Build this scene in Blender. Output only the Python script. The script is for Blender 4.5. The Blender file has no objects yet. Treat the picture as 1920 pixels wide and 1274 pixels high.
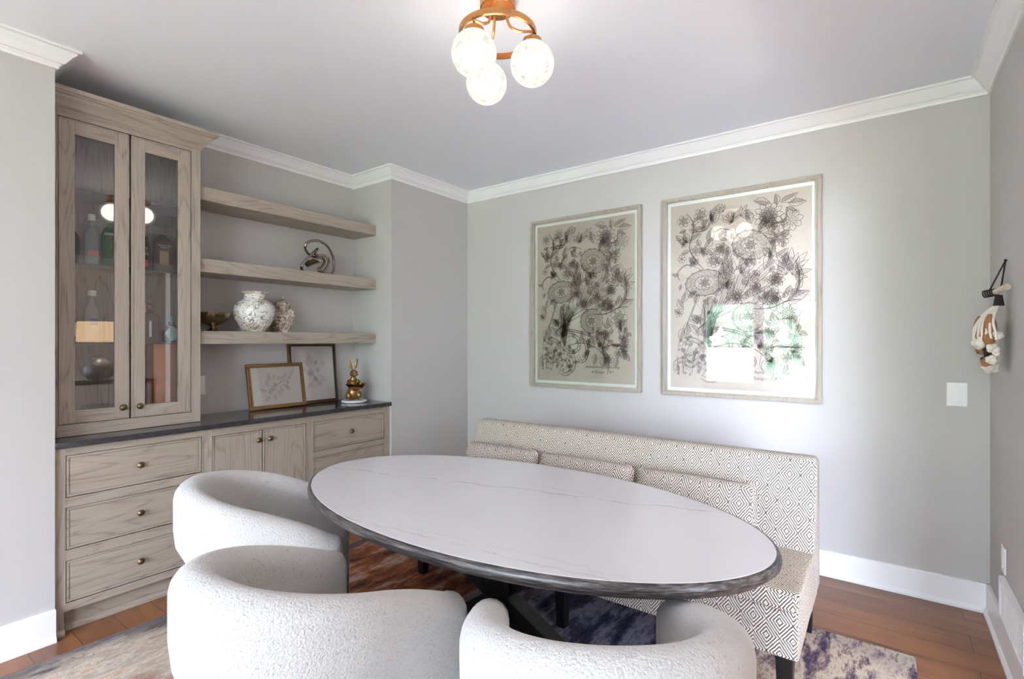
import bpy, bmesh, math, random
from mathutils import Vector, Matrix, noise
PI = math.pi
SC = bpy.context.scene
COL = SC.collection

# ------------------------------------------------------------------ materials
def newmat(name):
    m = bpy.data.materials.new(name); m.use_nodes = True
    nt = m.node_tree; nt.nodes.clear()
    out = nt.nodes.new('ShaderNodeOutputMaterial')
    return m, nt, out
def N(nt, t, **kw):
    n = nt.nodes.new(t)
    for k, v in kw.items():
        if k in n.inputs: n.inputs[k].default_value = v
        else: setattr(n, k, v)
    return n
def L(nt, a, b): nt.links.new(a, b)
def srgb(r, g, b):
    f = lambda c: ((c/255+.055)/1.055)**2.4 if c > 10 else c/255/12.92
    return (f(r), f(g), f(b), 1)
def bsdf(nt, out, color=None, rough=.5, metal=0, spec=.5):
    p = nt.nodes.new('ShaderNodeBsdfPrincipled')
    if color: p.inputs['Base Color'].default_value = color
    p.inputs['Roughness'].default_value = rough
    p.inputs['Metallic'].default_value = metal
    p.inputs['Specular IOR Level'].default_value = spec
    L(nt, p.outputs[0], out.inputs[0]); return p
def ramp(nt, stops, inp=None, interp='LINEAR'):
    r = nt.nodes.new('ShaderNodeValToRGB'); r.color_ramp.interpolation = interp
    e = r.color_ramp.elements
    while len(e) < len(stops): e.new(.5)
    for i, (p, c) in enumerate(stops): e[i].position = p; e[i].color = c
    if inp is not None: L(nt, inp, r.inputs[0])
    return r
def coords(nt, kind='Object', scale=(1, 1, 1), rot=(0, 0, 0), rand=False):
    tc = nt.nodes.new('ShaderNodeTexCoord'); mp = nt.nodes.new('ShaderNodeMapping')
    mp.inputs['Scale'].default_value = scale; mp.inputs['Rotation'].default_value = rot
    L(nt, tc.outputs[kind], mp.inputs[0])
    if rand:
        oi = nt.nodes.new('ShaderNodeObjectInfo')
        mu = N(nt, 'ShaderNodeMath', operation='MULTIPLY'); mu.inputs[1].default_value = 37.0
        L(nt, oi.outputs['Random'], mu.inputs[0])
        cx = nt.nodes.new('ShaderNodeCombineXYZ')
        for i in range(3): L(nt, mu.outputs[0], cx.inputs[i])
        L(nt, cx.outputs[0], mp.inputs['Location'])
    return mp.outputs[0]
def noise_t(nt, vec, scale, detail=2, rough=.5, dist=0):
    n = N(nt, 'ShaderNodeTexNoise'); n.inputs['Scale'].default_value = scale
    n.inputs['Detail'].default_value = detail; n.inputs['Roughness'].default_value = rough
    n.inputs['Distortion'].default_value = dist
    L(nt, vec, n.inputs['Vector']); return n
def math_n(nt, op, a, b=None, c=None):
    n = N(nt, 'ShaderNodeMath', operation=op)
    for i, v in enumerate((a, b, c)):
        if v is None: continue
        if isinstance(v, (int, float)): n.inputs[i].default_value = v
        else: L(nt, v, n.inputs[i])
    return n.outputs[0]
def mixc(nt, fac, a, b, mode='MIX'):
    n = N(nt, 'ShaderNodeMix', data_type='RGBA', blend_type=mode)
    for i, v in ((0, fac), (6, a), (7, b)):
        if isinstance(v, (int, float)): n.inputs[i].default_value = v
        elif isinstance(v, tuple): n.inputs[i].default_value = v
        else: L(nt, v, n.inputs[i])
    return n.outputs[2]
def bump(nt, h, strength, dist, p):
    b = N(nt, 'ShaderNodeBump'); b.inputs['Strength'].default_value = strength; b.inputs['Distance'].default_value = dist
    L(nt, h, b.inputs['Height']); L(nt, b.outputs[0], p.inputs['Normal'])

def plain(name, col, rough=.5, metal=0, spec=.5, var=.0, vs=20, bmp=0):
    m, nt, out = newmat(name); p = bsdf(nt, out, col, rough, metal, spec)
    n = noise_t(nt, coords(nt), vs, 3)
    if var:
        d = tuple(c*(1-var) for c in col[:3])+(1,)
        L(nt, mixc(nt, n.outputs[0], d, col), p.inputs['Base Color'])
    else:
        r = math_n(nt, 'MULTIPLY_ADD', n.outputs[0], .06, max(rough-.03, 0)); L(nt, r, p.inputs['Roughness'])
    if bmp: bump(nt, n.outputs[0], bmp, .002, p)
    return m

def oak(name, axis, light, mid, dark, ring=17.0, rough=.45):
    m, nt, out = newmat(name)
    s = [1.0, 1.0, 1.0]; s['xyz'.index(axis)] = .13
    v = coords(nt, 'Object', tuple(s), rand=True)
    n = noise_t(nt, v, 4.6, 2, .45, .4)
    f = math_n(nt, 'PINGPONG', math_n(nt, 'MULTIPLY', n.outputs[0], ring), .5)
    s2 = [1.0, 1.0, 1.0]; s2['xyz'.index(axis)] = .025
    v2 = coords(nt, 'Object', tuple(s2), rand=True)
    n2 = noise_t(nt, v2, 170, 2, .6)
    n3 = noise_t(nt, v, 9, 3, .6)
    line = ramp(nt, [(0, (1, 1, 1, 1)), (.10, (.60, .60, .60, 1)), (.30, (.10, .10, .10, 1)), (1, (0, 0, 0, 1))], math_n(nt, 'MULTIPLY', f, 2.0))
    fib = ramp(nt, [(.42, (0, 0, 0, 1)), (.66, (1, 1, 1, 1))], n2.outputs[0])
    k = math_n(nt, 'MULTIPLY', line.outputs[0], math_n(nt, 'MULTIPLY_ADD', fib.outputs[0], .75, .25))
    base = mixc(nt, n3.outputs[0], mid, light)
    base = mixc(nt, math_n(nt, 'MULTIPLY', fib.outputs[0], .6), base, mid)
    col = mixc(nt, math_n(nt, 'MULTIPLY', k, .62), base, dark)
    p = bsdf(nt, out, None, rough, 0, .4); L(nt, col, p.inputs['Base Color'])
    bump(nt, math_n(nt, 'SUBTRACT', 1.0, k), .15, .001, p)
    return m
LO = (srgb(183, 171, 156), srgb(157, 145, 131), srgb(96, 84, 73))
OAK_Z = oak('oak_grain_upright', 'z', *LO); OAK_Y = oak('oak_grain_level', 'y', *LO); OAK_X = oak('oak_grain_cross', 'x', *LO)
def edge_oak():
    m, nt, out = newmat('table_edge_oak')
    n = noise_t(nt, coords(nt, 'Object', (.03, .12, 1)), 330, 3, .65); n2 = noise_t(nt, coords(nt, 'Object', (.3, .5, 1)), 30, 3)
    r = ramp(nt, [(.36, srgb(28, 26, 27)), (.5, srgb(66, 61, 59)), (.66, srgb(122, 116, 112))], mixc(nt, .15, n.outputs[0], n2.outputs[0]))
    p = bsdf(nt, out, None, .3, 0, .6); L(nt, r.outputs[0], p.inputs['Base Color']); bump(nt, n.outputs[0], .4, .001, p); return m
DRKOAK = edge_oak()

def wall_mat(name, col, rough=.9):
    m, nt, out = newmat(name); p = bsdf(nt, out, col, rough, 0, .12)
    n = noise_t(nt, coords(nt), 260, 2); bump(nt, n.outputs[0], .04, .0006, p)
    n2 = noise_t(nt, coords(nt), 1.2, 2)
    d = tuple(c*.975 for c in col[:3])+(1,)
    L(nt, mixc(nt, n2.outputs[0], d, col), p.inputs['Base Color']); return m
WALL = wall_mat('greige_wall_paint', srgb(194, 190, 186))
CEIL = wall_mat('ceiling_paint', srgb(240, 243, 250), .8)
TRIM = plain('white_trim_paint', srgb(240, 239, 238), .35)
WHITEPL = plain('white_plastic', srgb(238, 238, 236), .3)

def floor_mat():
    m, nt, out = newmat('oak_plank_floor')
    b = N(nt, 'ShaderNodeTexBrick'); b.offset = .37; b.offset_frequency = 2
    L(nt, coords(nt), b.inputs['Vector'])
    b.inputs['Scale'].default_value = 1; b.inputs['Brick Width'].default_value = 1.7; b.inputs['Row Height'].default_value = .165
    b.inputs['Mortar Size'].default_value = .0016; b.inputs['Bias'].default_value = 0
    b.inputs['Color1'].default_value = (.2, .2, .2, 1); b.inputs['Color2'].default_value = (.8, .8, .8, 1); b.inputs['Mortar'].default_value = (0, 0, 0, 1)
    v = coords(nt, 'Object', (.12, 1, 1))
    add = N(nt, 'ShaderNodeVectorMath', operation='ADD'); L(nt, v, add.inputs[0]); L(nt, b.outputs['Color'], add.inputs[1])
    n = noise_t(nt, add.outputs[0], 7, 4, .6, .6); n2 = noise_t(nt, add.outputs[0], 90, 2, .6)
    r = ramp(nt, [(.3, srgb(108, 70, 46)), (.5, srgb(138, 92, 60)), (.72, srgb(164, 112, 72))], n.outputs[0])
    c = mixc(nt, math_n(nt, 'MULTIPLY', n2.outputs[0], .35), r.outputs[0], srgb(98, 62, 42))
    c = mixc(nt, math_n(nt, 'MULTIPLY', b.outputs['Fac'], .8), c, srgb(50, 28, 18))
    p = bsdf(nt, out, None, .32, 0, .45); L(nt, c, p.inputs['Base Color'])
    bump(nt, n2.outputs[0], .08, .001, p); return m
FLOOR = floor_mat()

def boucle(name, col, lo):
    m, nt, out = newmat(name); v = coords(nt)
    w = noise_t(nt, v, 60, 2)
    n = noise_t(nt, v, 165, 3, .6, 1.0)
    vo = N(nt, 'ShaderNodeTexVoronoi', feature='SMOOTH_F1'); vo.inputs['Scale'].default_value = 190; L(nt, v, vo.inputs['Vector'])
    h = math_n(nt, 'SUBTRACT', math_n(nt, 'ADD', n.outputs[0], math_n(nt, 'MULTIPLY', w.outputs[0], .4)), math_n(nt, 'MULTIPLY', vo.outputs[0], .7))
    p = bsdf(nt, out, col, .95, 0, .1)
    r = ramp(nt, [(-.0, lo), (.25, col)], h); L(nt, r.outputs[0], p.inputs['Base Color'])
    p.inputs['Sheen Weight'].default_value = .25
    bump(nt, h, .7, .006, p); return m
BOUCLE = boucle('cream_boucle', srgb(208, 206, 204), srgb(178, 175, 171))

def diamond():
    m, nt, out = newmat('diamond_weave_fabric')
    uv = N(nt, 'ShaderNodeUVMap'); uv.uv_map = 'UVMap'
    ns = noise_t(nt, uv.outputs[0], 45, 2)
    sp = N(nt, 'ShaderNodeSeparateXYZ'); L(nt, uv.outputs[0], sp.inputs[0])
    w = math_n(nt, 'MULTIPLY', math_n(nt, 'SUBTRACT', ns.outputs[0], .5), .0)
    x = math_n(nt, 'DIVIDE', sp.outputs[0], .088); y = math_n(nt, 'DIVIDE', sp.outputs[1], .118)
    a = math_n(nt, 'FRACT', math_n(nt, 'ADD', x, y)); b = math_n(nt, 'FRACT', math_n(nt, 'ADD', math_n(nt, 'SUBTRACT', x, y), 64.0))
    aa = math_n(nt, 'ABSOLUTE', math_n(nt, 'SUBTRACT', a, .5)); bb = math_n(nt, 'ABSOLUTE', math_n(nt, 'SUBTRACT', b, .5))
    d = math_n(nt, 'MAXIMUM', aa, bb)
    d = math_n(nt, 'ADD', d, math_n(nt, 'MULTIPLY', math_n(nt, 'SUBTRACT', ns.outputs[0], .5), .05))
    s = math_n(nt, 'PINGPONG', math_n(nt, 'MULTIPLY', d, 8.0), .5)
    r = ramp(nt, [(.29, srgb(46, 42, 41)), (.53, srgb(226, 217, 203))], math_n(nt, 'MULTIPLY', s, 1.9))
    fine = noise_t(nt, coords(nt), 500, 2)
    c = mixc(nt, math_n(nt, 'MULTIPLY', fine.outputs[0], .3), r.outputs[0], srgb(150, 138, 122))
    p = bsdf(nt, out, None, .9, 0, .15); L(nt, c, p.inputs['Base Color'])
    bump(nt, fine.outputs[0], .3, .001, p); return m
DIAMOND = diamond()

def rug_mat():
    m, nt, out = newmat('distressed_rug_pile')
    v = coords(nt, 'Object', (1, .42, 1)); vo = coords(nt)
    big = noise_t(nt, v, 2.1, 5, .6, .6); mid = noise_t(nt, coords(nt, 'Object', (1.5, .5, 1)), 6, 8, .74, .15)
    sep = N(nt, 'ShaderNodeSeparateXYZ'); L(nt, vo, sep.inputs[0])
    # left: sand, grey and rust; middle: slate; right: indigo and cream
    A = ramp(nt, [(.30, srgb(80, 80, 104)), (.37, srgb(150, 138, 128)), (.45, srgb(200, 186, 164)), (.50, srgb(168, 152, 136)), (.56, srgb(204, 196, 182)), (.60, srgb(190, 152, 118)), (.68, srgb(206, 196, 180))], mid.outputs[0])
    R_ = ramp(nt, [(.34, srgb(50, 38, 36)), (.45, srgb(122, 72, 48)), (.53, srgb(160, 100, 66)), (.60, srgb(176, 156, 144)), (.68, srgb(110, 72, 56))], mid.outputs[0])
    B = ramp(nt, [(.34, srgb(44, 40, 58)), (.42, srgb(84, 74, 100)), (.47, srgb(150, 132, 130)), (.52, srgb(208, 194, 176)), (.58, srgb(172, 156, 148)), (.64, srgb(92, 80, 104))], mid.outputs[0])
    D = ramp(nt, [(.36, srgb(34, 31, 40)), (.48, srgb(84, 84, 106)), (.58, srgb(158, 158, 172)), (.68, srgb(66, 60, 74))], mid.outputs[0])
    xx = math_n(nt, 'ADD', sep.outputs[0], math_n(nt, 'MULTIPLY', math_n(nt, 'SUBTRACT', big.outputs[0], .5), 1.3))
    f1 = N(nt, 'ShaderNodeMapRange', interpolation_type='SMOOTHSTEP'); f1.inputs[1].default_value = .75; f1.inputs[2].default_value = 1.0; L(nt, xx, f1.inputs[0])
    f2 = N(nt, 'ShaderNodeMapRange', interpolation_type='SMOOTHSTEP'); f2.inputs[1].default_value = 1.25; f2.inputs[2].default_value = 1.6; L(nt, xx, f2.inputs[0])
    f3 = N(nt, 'ShaderNodeMapRange', interpolation_type='SMOOTHSTEP'); f3.inputs[1].default_value = 2.2; f3.inputs[2].default_value = 2.6; L(nt, xx, f3.inputs[0])
    # rust only on the far half
    fy = N(nt, 'ShaderNodeMapRange', interpolation_type='SMOOTHSTEP'); fy.inputs[1].default_value = -2.5; fy.inputs[2].default_value = -2.1; L(nt, math_n(nt, 'ADD', sep.outputs[1], math_n(nt, 'MULTIPLY', big.outputs[0], .3)), fy.inputs[0])
    c0 = mixc(nt, fy.outputs[0], A.outputs[0], R_.outputs[0])
    c1 = mixc(nt, f1.outputs[0], c0, R_.outputs[0]); c2 = mixc(nt, f2.outputs[0], c1, D.outputs[0]); c3 = mixc(nt, f3.outputs[0], c2, B.outputs[0])
    # dark border along the left edge
    e = N(nt, 'ShaderNodeMapRange'); e.inputs[1].default_value = .31; e.inputs[2].default_value = .22; L(nt, math_n(nt, 'ADD', sep.outputs[0], math_n(nt, 'MULTIPLY', math_n(nt, 'SUBTRACT', mid.outputs[0], .5), .35)), e.inputs[0])
    c4 = mixc(nt, math_n(nt, 'MULTIPLY', e.outputs[0], .75), c3, srgb(76, 72, 82))
    f = noise_t(nt, coords(nt), 330, 2, .7)
    c5 = mixc(nt, math_n(nt, 'MULTIPLY', f.outputs[0], .45), c4, mixc(nt, .5, c4, (.02, .02, .03, 1)))
    p = bsdf(nt, out, None, .95, 0, .1); L(nt, c5, p.inputs['Base Color'])
    bump(nt, f.outputs[0], .6, .003, p); return m
RUG = rug_mat()

def marble():
    m, nt, out = newmat('white_veined_quartz')
    v = coords(nt); sep = N(nt, 'ShaderNodeSeparateXYZ'); L(nt, v, sep.inputs[0])
    j1 = noise_t(nt, coords(nt, 'Object', (1, .25, 1)), 4.5, 5, .62); j2 = noise_t(nt, coords(nt, 'Object', (1, .3, 1)), 19, 4, .7)
    jit = math_n(nt, 'ADD', math_n(nt, 'MULTIPLY', math_n(nt, 'SUBTRACT', j1.outputs[0], .5), .16), math_n(nt, 'MULTIPLY', math_n(nt, 'SUBTRACT', j2.outputs[0], .5), .035))
    br = noise_t(nt, v, 9, 3, .6)
    tot = None
    for c0, c1, a, wd, st in ((.119, .2525, 1.0, .0030, 1.0), (.185, .235, 1.35, .0022, .45), (-.484, .13, .7, .0022, .55), (-.43, .10, -1.3, .0016, .35), (.075, .27, -1.2, .0018, .3)):
        line = math_n(nt, 'SUBTRACT', sep.outputs[1], math_n(nt, 'MULTIPLY_ADD', sep.outputs[0], c1, c0))
        d = math_n(nt, 'ABSOLUTE', math_n(nt, 'SUBTRACT', line, math_n(nt, 'MULTIPLY', jit, a)))
        r = ramp(nt, [(0, (st, st, st, 1)), (wd, (st*.5, st*.5, st*.5, 1)), (wd*2.4, (0, 0, 0, 1))], d)
        tot = r.outputs[0] if tot is None else math_n(nt, 'MAXIMUM', tot, r.outputs[0])
    gm = ramp(nt, [(.40, (.12, .12, .12, 1)), (.60, (1, 1, 1, 1))], br.outputs[0])
    k = math_n(nt, 'MULTIPLY', tot, gm.outputs[0])
    soft = noise_t(nt, v, 3, 4)
    base = mixc(nt, soft.outputs[0], srgb(212, 210, 213), srgb(221, 219, 222))
    c = mixc(nt, math_n(nt, 'MULTIPLY', k, .62), base, srgb(140, 126, 126))
    p = bsdf(nt, out, None, .12, 0, .45); L(nt, c, p.inputs['Base Color']); return m
MARBLE = marble()
def stone():
    m, nt, out = newmat('dark_polished_stone')
    n = noise_t(nt, coords(nt), 40, 4)
    r = ramp(nt, [(.35, srgb(48, 46, 50)), (.7, srgb(66, 62, 66))], n.outputs[0])
    p = bsdf(nt, out, None, .12, 0, .6); L(nt, r.outputs[0], p.inputs['Base Color']); return m
STONE = stone()
BLACKWOOD = plain('black_stained_wood', srgb(22, 22, 24), .45, var=.3, vs=30)
BLACK = plain('black_leg', srgb(18, 17, 18), .4)
BRONZE = plain('aged_bronze', srgb(118, 96, 70), .35, .9)
BRASS = plain('brushed_brass', srgb(200, 146, 92), .28, 1)
GOLD = plain('antique_gold', srgb(172, 138, 88), .38, .9, var=.45, vs=60)
COPPER = plain('polished_copper_bowl', srgb(196, 128, 72), .22, 1)
SILVER = plain('antique_silver', srgb(168, 152, 136), .22, 1)
SILVERGOLD = plain('hammered_silver', srgb(172, 156, 128), .22, 1, var=.2, vs=50)
MARBLEW = plain('white_marble_disc', srgb(232, 230, 228), .3, var=.06, vs=30)
FRAMEGOLD = plain('bronze_gold_frame', srgb(150, 116, 76), .38, .75, var=.3, vs=60)
FRAMEBLK = plain('black_frame', srgb(38, 33, 30), .35)
FRAMESILV = oak('washed_frame_wood', 'z', srgb(176, 165, 150), srgb(156, 146, 132), srgb(118, 108, 96), 18)
MATBOARD = plain('white_mat_board', srgb(250, 248, 244), .8)
PAPER = plain('ivory_paper', srgb(232, 228, 222), .8)
INK = plain('sepia_ink', srgb(76, 54, 48), .9); WASH = plain('pale_ink_wash', srgb(168, 153, 142), .9)
INKSOFT = plain('soft_grey_ink', srgb(132, 116, 114), .9)
def linen():
    m, nt, out = newmat('natural_linen')
    a = noise_t(nt, coords(nt, 'Object', (1, 1, .04)), 700, 2); b = noise_t(nt, coords(nt, 'Object', (.04, 1, 1)), 700, 2)
    s = math_n(nt, 'MULTIPLY', math_n(nt, 'ADD', a.outputs[0], b.outputs[0]), .5)
    r = ramp(nt, [(.3, srgb(184, 172, 158)), (.7, srgb(214, 203, 190))], s)
    p = bsdf(nt, out, None, .9, 0, .1); L(nt, r.outputs[0], p.inputs['Base Color']); return m
LINEN = linen()
def glass(name, boost=1.0, tint=(1, 1, 1, 1)):
    m, nt, out = newmat(name)
    t = N(nt, 'ShaderNodeBsdfTransparent'); t.inputs[0].default_value = tint
    g = N(nt, 'ShaderNodeBsdfGlossy'); g.inputs['Roughness'].default_value = 0
    f = N(nt, 'ShaderNodeFresnel'); f.inputs[0].default_value = 1.5
    mx = N(nt, 'ShaderNodeMixShader'); L(nt, math_n(nt, 'MINIMUM', math_n(nt, 'MULTIPLY', f.outputs[0], boost), 1.0), mx.inputs[0])
    L(nt, t.outputs[0], mx.inputs[1]); L(nt, g.outputs[0], mx.inputs[2]); L(nt, mx.outputs[0], out.inputs[0])
    return m
PANE = glass('cabinet_glass', 2.2); PICGLASS = glass('picture_glass', 1.0); WINGLASS = glass('window_glass', .6)
SHELFGL = glass('glass_shelf', 1.0, srgb(206, 226, 216))
def bottle_mat(name, col, rough=.05, spec=.6): return plain(name, col, rough, 0, spec)
def liquid(name, tint, base):
    m, nt, out = newmat(name)
    t = N(nt, 'ShaderNodeBsdfTransparent'); t.inputs[0].default_value = tint
    p = nt.nodes.new('ShaderNodeBsdfPrincipled'); p.inputs['Base Color'].default_value = base; p.inputs['Roughness'].default_value = .04
    mx = N(nt, 'ShaderNodeMixShader'); mx.inputs[0].default_value = .55
    L(nt, t.outputs[0], mx.inputs[1]); L(nt, p.outputs[0], mx.inputs[2]); L(nt, mx.outputs[0], out.inputs[0]); return m
def globe_mat():
    m, nt, out = newmat('lit_mottled_glass_globe')
    e = N(nt, 'ShaderNodeEmission')
    v = coords(nt, 'Object', (1, 1, .55), rand=True)
    n = noise_t(nt, v, 60, 3, .7)
    r = ramp(nt, [(.31, srgb(200, 190, 178)), (.46, srgb(238, 232, 222)), (.7, srgb(250, 247, 240))], n.outputs[0])
    L(nt, r.outputs[0], e.inputs[0]); e.inputs[1].default_value = 1.0
    t = nt.nodes.new('ShaderNodeBsdfTransparent'); g = nt.nodes.new('ShaderNodeBsdfGlossy'); g.inputs['Roughness'].default_value = .08
    a = N(nt, 'ShaderNodeMixShader'); a.inputs[0].default_value = .10; L(nt, e.outputs[0], a.inputs[1]); L(nt, t.outputs[0], a.inputs[2])
    b = N(nt, 'ShaderNodeMixShader'); b.inputs[0].default_value = .05; L(nt, a.outputs[0], b.inputs[1]); L(nt, g.outputs[0], b.inputs[2]); L(nt, b.outputs[0], out.inputs[0])
    return m, e
GLOBE, GLOBE_E = globe_mat()
def shade_mat():
    m, nt, out = newmat('lit_linen_lampshade')
    e = N(nt, 'ShaderNodeEmission'); n = noise_t(nt, coords(nt, 'Object', (1, 1, .1)), 200, 2)
    r = ramp(nt, [(.3, srgb(214, 176, 134)), (.7, srgb(240, 208, 168))], n.outputs[0]); L(nt, r.outputs[0], e.inputs[0]); e.inputs[1].default_value = 3.0
    L(nt, e.outputs[0], out.inputs[0]); return m
SHADE = shade_mat()
def glaze(name, base, l1, l2, sc=26, thr=.06):
    m, nt, out = newmat(name); v = coords(nt)
    n = noise_t(nt, v, sc, 2, .5, .8); n2 = noise_t(nt, v, sc*.45, 1, .5, .3)
    a = math_n(nt, 'ABSOLUTE', math_n(nt, 'SUBTRACT', n.outputs[0], .5))
    r = ramp(nt, [(0, (1, 1, 1, 1)), (thr*.5, (1, 1, 1, 1)), (thr, (0, 0, 0, 1))], a)
    b = ramp(nt, [(.56, (0, 0, 0, 1)), (.6, (1, 1, 1, 1))], n2.outputs[0])
    c = mixc(nt, math_n(nt, 'MULTIPLY', b.outputs[0], .55), base, l2)
    c = mixc(nt, math_n(nt, 'MULTIPLY', r.outputs[0], .8), c, l1)
    p = bsdf(nt, out, None, .18, 0, .5); L(nt, c, p.inputs['Base Color']); return m
VASEG = glaze('painted_white_glaze', srgb(232, 230, 224), srgb(104, 92, 74), srgb(176, 156, 122), 30, .035)
JARG = glaze('painted_brown_glaze', srgb(226, 214, 198), srgb(88, 62, 42), srgb(140, 104, 72), 34, .05)
YARN = plain('cream_yarn', srgb(236, 228, 214), .95, var=.15, vs=150, bmp=.5)
COCOA = plain('tan_felt', srgb(164, 112, 72), .8, var=.4, vs=60, bmp=.4)
DARKFIB = plain('dark_fibre', srgb(46, 38, 36), .9, var=.3, vs=90)
DRIFT = plain('pale_wood_stick', srgb(206, 190, 174), .7, var=.2, vs=50)
LEAF = plain('hedge_leaf', srgb(104, 134, 110), .6, var=.6, vs=6)
PAVING = plain('pale_paving', srgb(225, 222, 215), .9, var=.1, vs=3)
LAWN = plain('lawn_green', srgb(132, 146, 116), .9, var=.3, vs=10)

# ------------------------------------------------------------------ geometry helpers
def B(): return bmesh.new()
def box(bm, x0, x1, y0, y1, z0, z1, mtx=None):
    vs = [bm.verts.new((x, y, z)) for x in (x0, x1) for y in (y0, y1) for z in (z0, z1)]
    if mtx is not None:
        for v in vs: v.co = mtx @ v.co
    for q in ((0, 1, 3, 2), (4, 6, 7, 5), (0, 4, 5, 1), (2, 3, 7, 6), (0, 2, 6, 4), (1, 5, 7, 3)):
        bm.faces.new([vs[i] for i in q])
    return vs
def rbox(bm, x0, x1, y0, y1, z0, z1, r, seg=3, mtx=None):
    b2 = bmesh.new(); box(b2, x0, x1, y0, y1, z0, z1)
    bmesh.ops.bevel(b2, geom=b2.edges[:]+b2.verts[:], offset=r, segments=seg, profile=.5, affect='EDGES')
    merge(bm, b2, mtx)
def merge(bm, b2, mtx=None):
    mp = {}
    for v in b2.verts: mp[v] = bm.verts.new(mtx @ v.co if mtx is not None else v.co)
    for f in b2.faces:
        try: bm.faces.new([mp[v] for v in f.verts])
        except ValueError: pass
    b2.free()
def grid_faces(bm, rows, closed_u=False, closed_v=False, cap=False):
    n = len(rows); m = len(rows[0])
    for i in range(n if closed_u else n-1):
        a = rows[i]; b = rows[(i+1) % n]
        for j in range(m if closed_v else m-1):
            k = (j+1) % m
            try: bm.faces.new((a[j], a[k], b[k], b[j]))
            except ValueError: pass
    if cap and closed_v:
        for r in (rows[0], rows[-1]):
            try: bm.faces.new(r)
            except ValueError: pass
def lathe(bm, prof, c=(0, 0, 0), seg=32, sx=1, sy=1, mtx=None):
    rows = []
    for r, z in prof:
        if r < 1e-6:
            v = Vector((c[0], c[1], c[2]+z)); v = mtx @ v if mtx is not None else v
            rows.append([bm.verts.new(v)]*seg)
        else:
            row = []
            for k in range(seg):
                a = 2*PI*k/seg
                v = Vector((c[0]+r*sx*math.cos(a), c[1]+r*sy*math.sin(a), c[2]+z)); v = mtx @ v if mtx is not None else v
                row.append(bm.verts.new(v))
            rows.append(row)
    for i in range(len(rows)-1):
        a, b = rows[i], rows[i+1]
        for k in range(seg):
            k2 = (k+1) % seg
            vs = []
            for v in (a[k], a[k2], b[k2], b[k]):
                if v not in vs: vs.append(v)
            if len(vs) > 2:
                try: bm.faces.new(vs)
                except ValueError: pass
    closed = prof[0] == prof[-1]
    for row in (rows[0], rows[-1]):
        if not closed and row[0] is not row[1]:
            try: bm.faces.new(row)
            except ValueError: pass
def ball(bm, c, r, seg=16, s=(1, 1, 1), mtx=None):
    prof = [(math.sin(PI*i/(seg//2)), -math.cos(PI*i/(seg//2))) for i in range(seg//2+1)]
    prof[0] = (0, -1); prof[-1] = (0, 1)
    M = Matrix.Translation(c) @ (mtx if mtx is not None else Matrix()) @ Matrix.Diagonal((r*s[0], r*s[1], r*s[2], 1))
    lathe(bm, prof, (0, 0, 0), seg, mtx=M)
def tube(bm, pts, r, seg=10, closed=False, flat=1.0):
    pts = [Vector(p) for p in pts]; n = len(pts)
    rr = r if isinstance(r, (list, tuple)) else [r]*n
    rows = []; up = None
    for i, p in enumerate(pts):
        if closed: t = pts[(i+1) % n]-pts[i-1]
        else: t = pts[min(i+1, n-1)]-pts[max(i-1, 0)]
        if t.length < 1e-9: t = Vector((0, 0, 1))
        t.normalize()
        if up is None:
            up = Vector((0, 0, 1)) if abs(t.z) < .9 else Vector((1, 0, 0))
        a = t.cross(up)
        if a.length < 1e-6: a = t.orthogonal()
        a.normalize(); b = a.cross(t).normalized(); up = b
        rows.append([bm.verts.new(p+a*rr[i]*math.cos(2*PI*k/seg)+b*rr[i]*flat*math.sin(2*PI*k/seg)) for k in range(seg)])
    grid_faces(bm, rows, closed, True, not closed)
def beam(bm, p0, p1, w, h, up=(0, 0, 1)):
    p0 = Vector(p0); p1 = Vector(p1); t = (p1-p0).normalized(); a = t.cross(Vector(up)).normalized(); b = a.cross(t)
    vs = [bm.verts.new(p+a*sx*w/2+b*sy*h/2) for p in (p0, p1) for sx, sy in ((-1, -1), (1, -1), (1, 1), (-1, 1))]
    for q in ((0, 1, 2, 3), (7, 6, 5, 4), (0, 4, 5, 1), (1, 5, 6, 2), (2, 6, 7, 3), (3, 7, 4, 0)): bm.faces.new([vs[i] for i in q])
def prism(bm, poly, axis, a0, a1):
    """extrude a 2D polygon along an axis; poly in the other two axes in xyz order"""
    def mk(p, a):
        l = list(p); l.insert('xyz'.index(axis), a); return bm.verts.new(l)
    r0 = [mk(p, a0) for p in poly]; r1 = [mk(p, a1) for p in poly]
    bm.faces.new(r0); bm.faces.new(r1[::-1])
    for i in range(len(poly)):
        j = (i+1) % len(poly); bm.faces.new((r0[i], r1[i], r1[j], r0[j]))
def sweep(bm, path, prof, side=1):
    """profile [(offset, z)] swept along a flat polyline with mitred corners; offset to the right of travel * side"""
    path = [Vector((p[0], p[1])) for p in path]; n = len(path); rows = []
    for i in range(n):
        d0 = (path[i]-path[i-1]).normalized() if i else None
        d1 = (path[i+1]-path[i]).normalized() if i < n-1 else None
        if d0 is None: nn = Vector((d1.y, -d1.x))
        elif d1 is None: nn = Vector((d0.y, -d0.x))
        else:
            n0 = Vector((d0.y, -d0.x)); n1 = Vector((d1.y, -d1.x)); nn = (n0+n1); nn = nn/nn.dot(n0)
        rows.append([bm.verts.new((path[i].x+nn.x*o*side, path[i].y+nn.y*o*side, z)) for o, z in prof])
    grid_faces(bm, rows, False, True, True)
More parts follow.
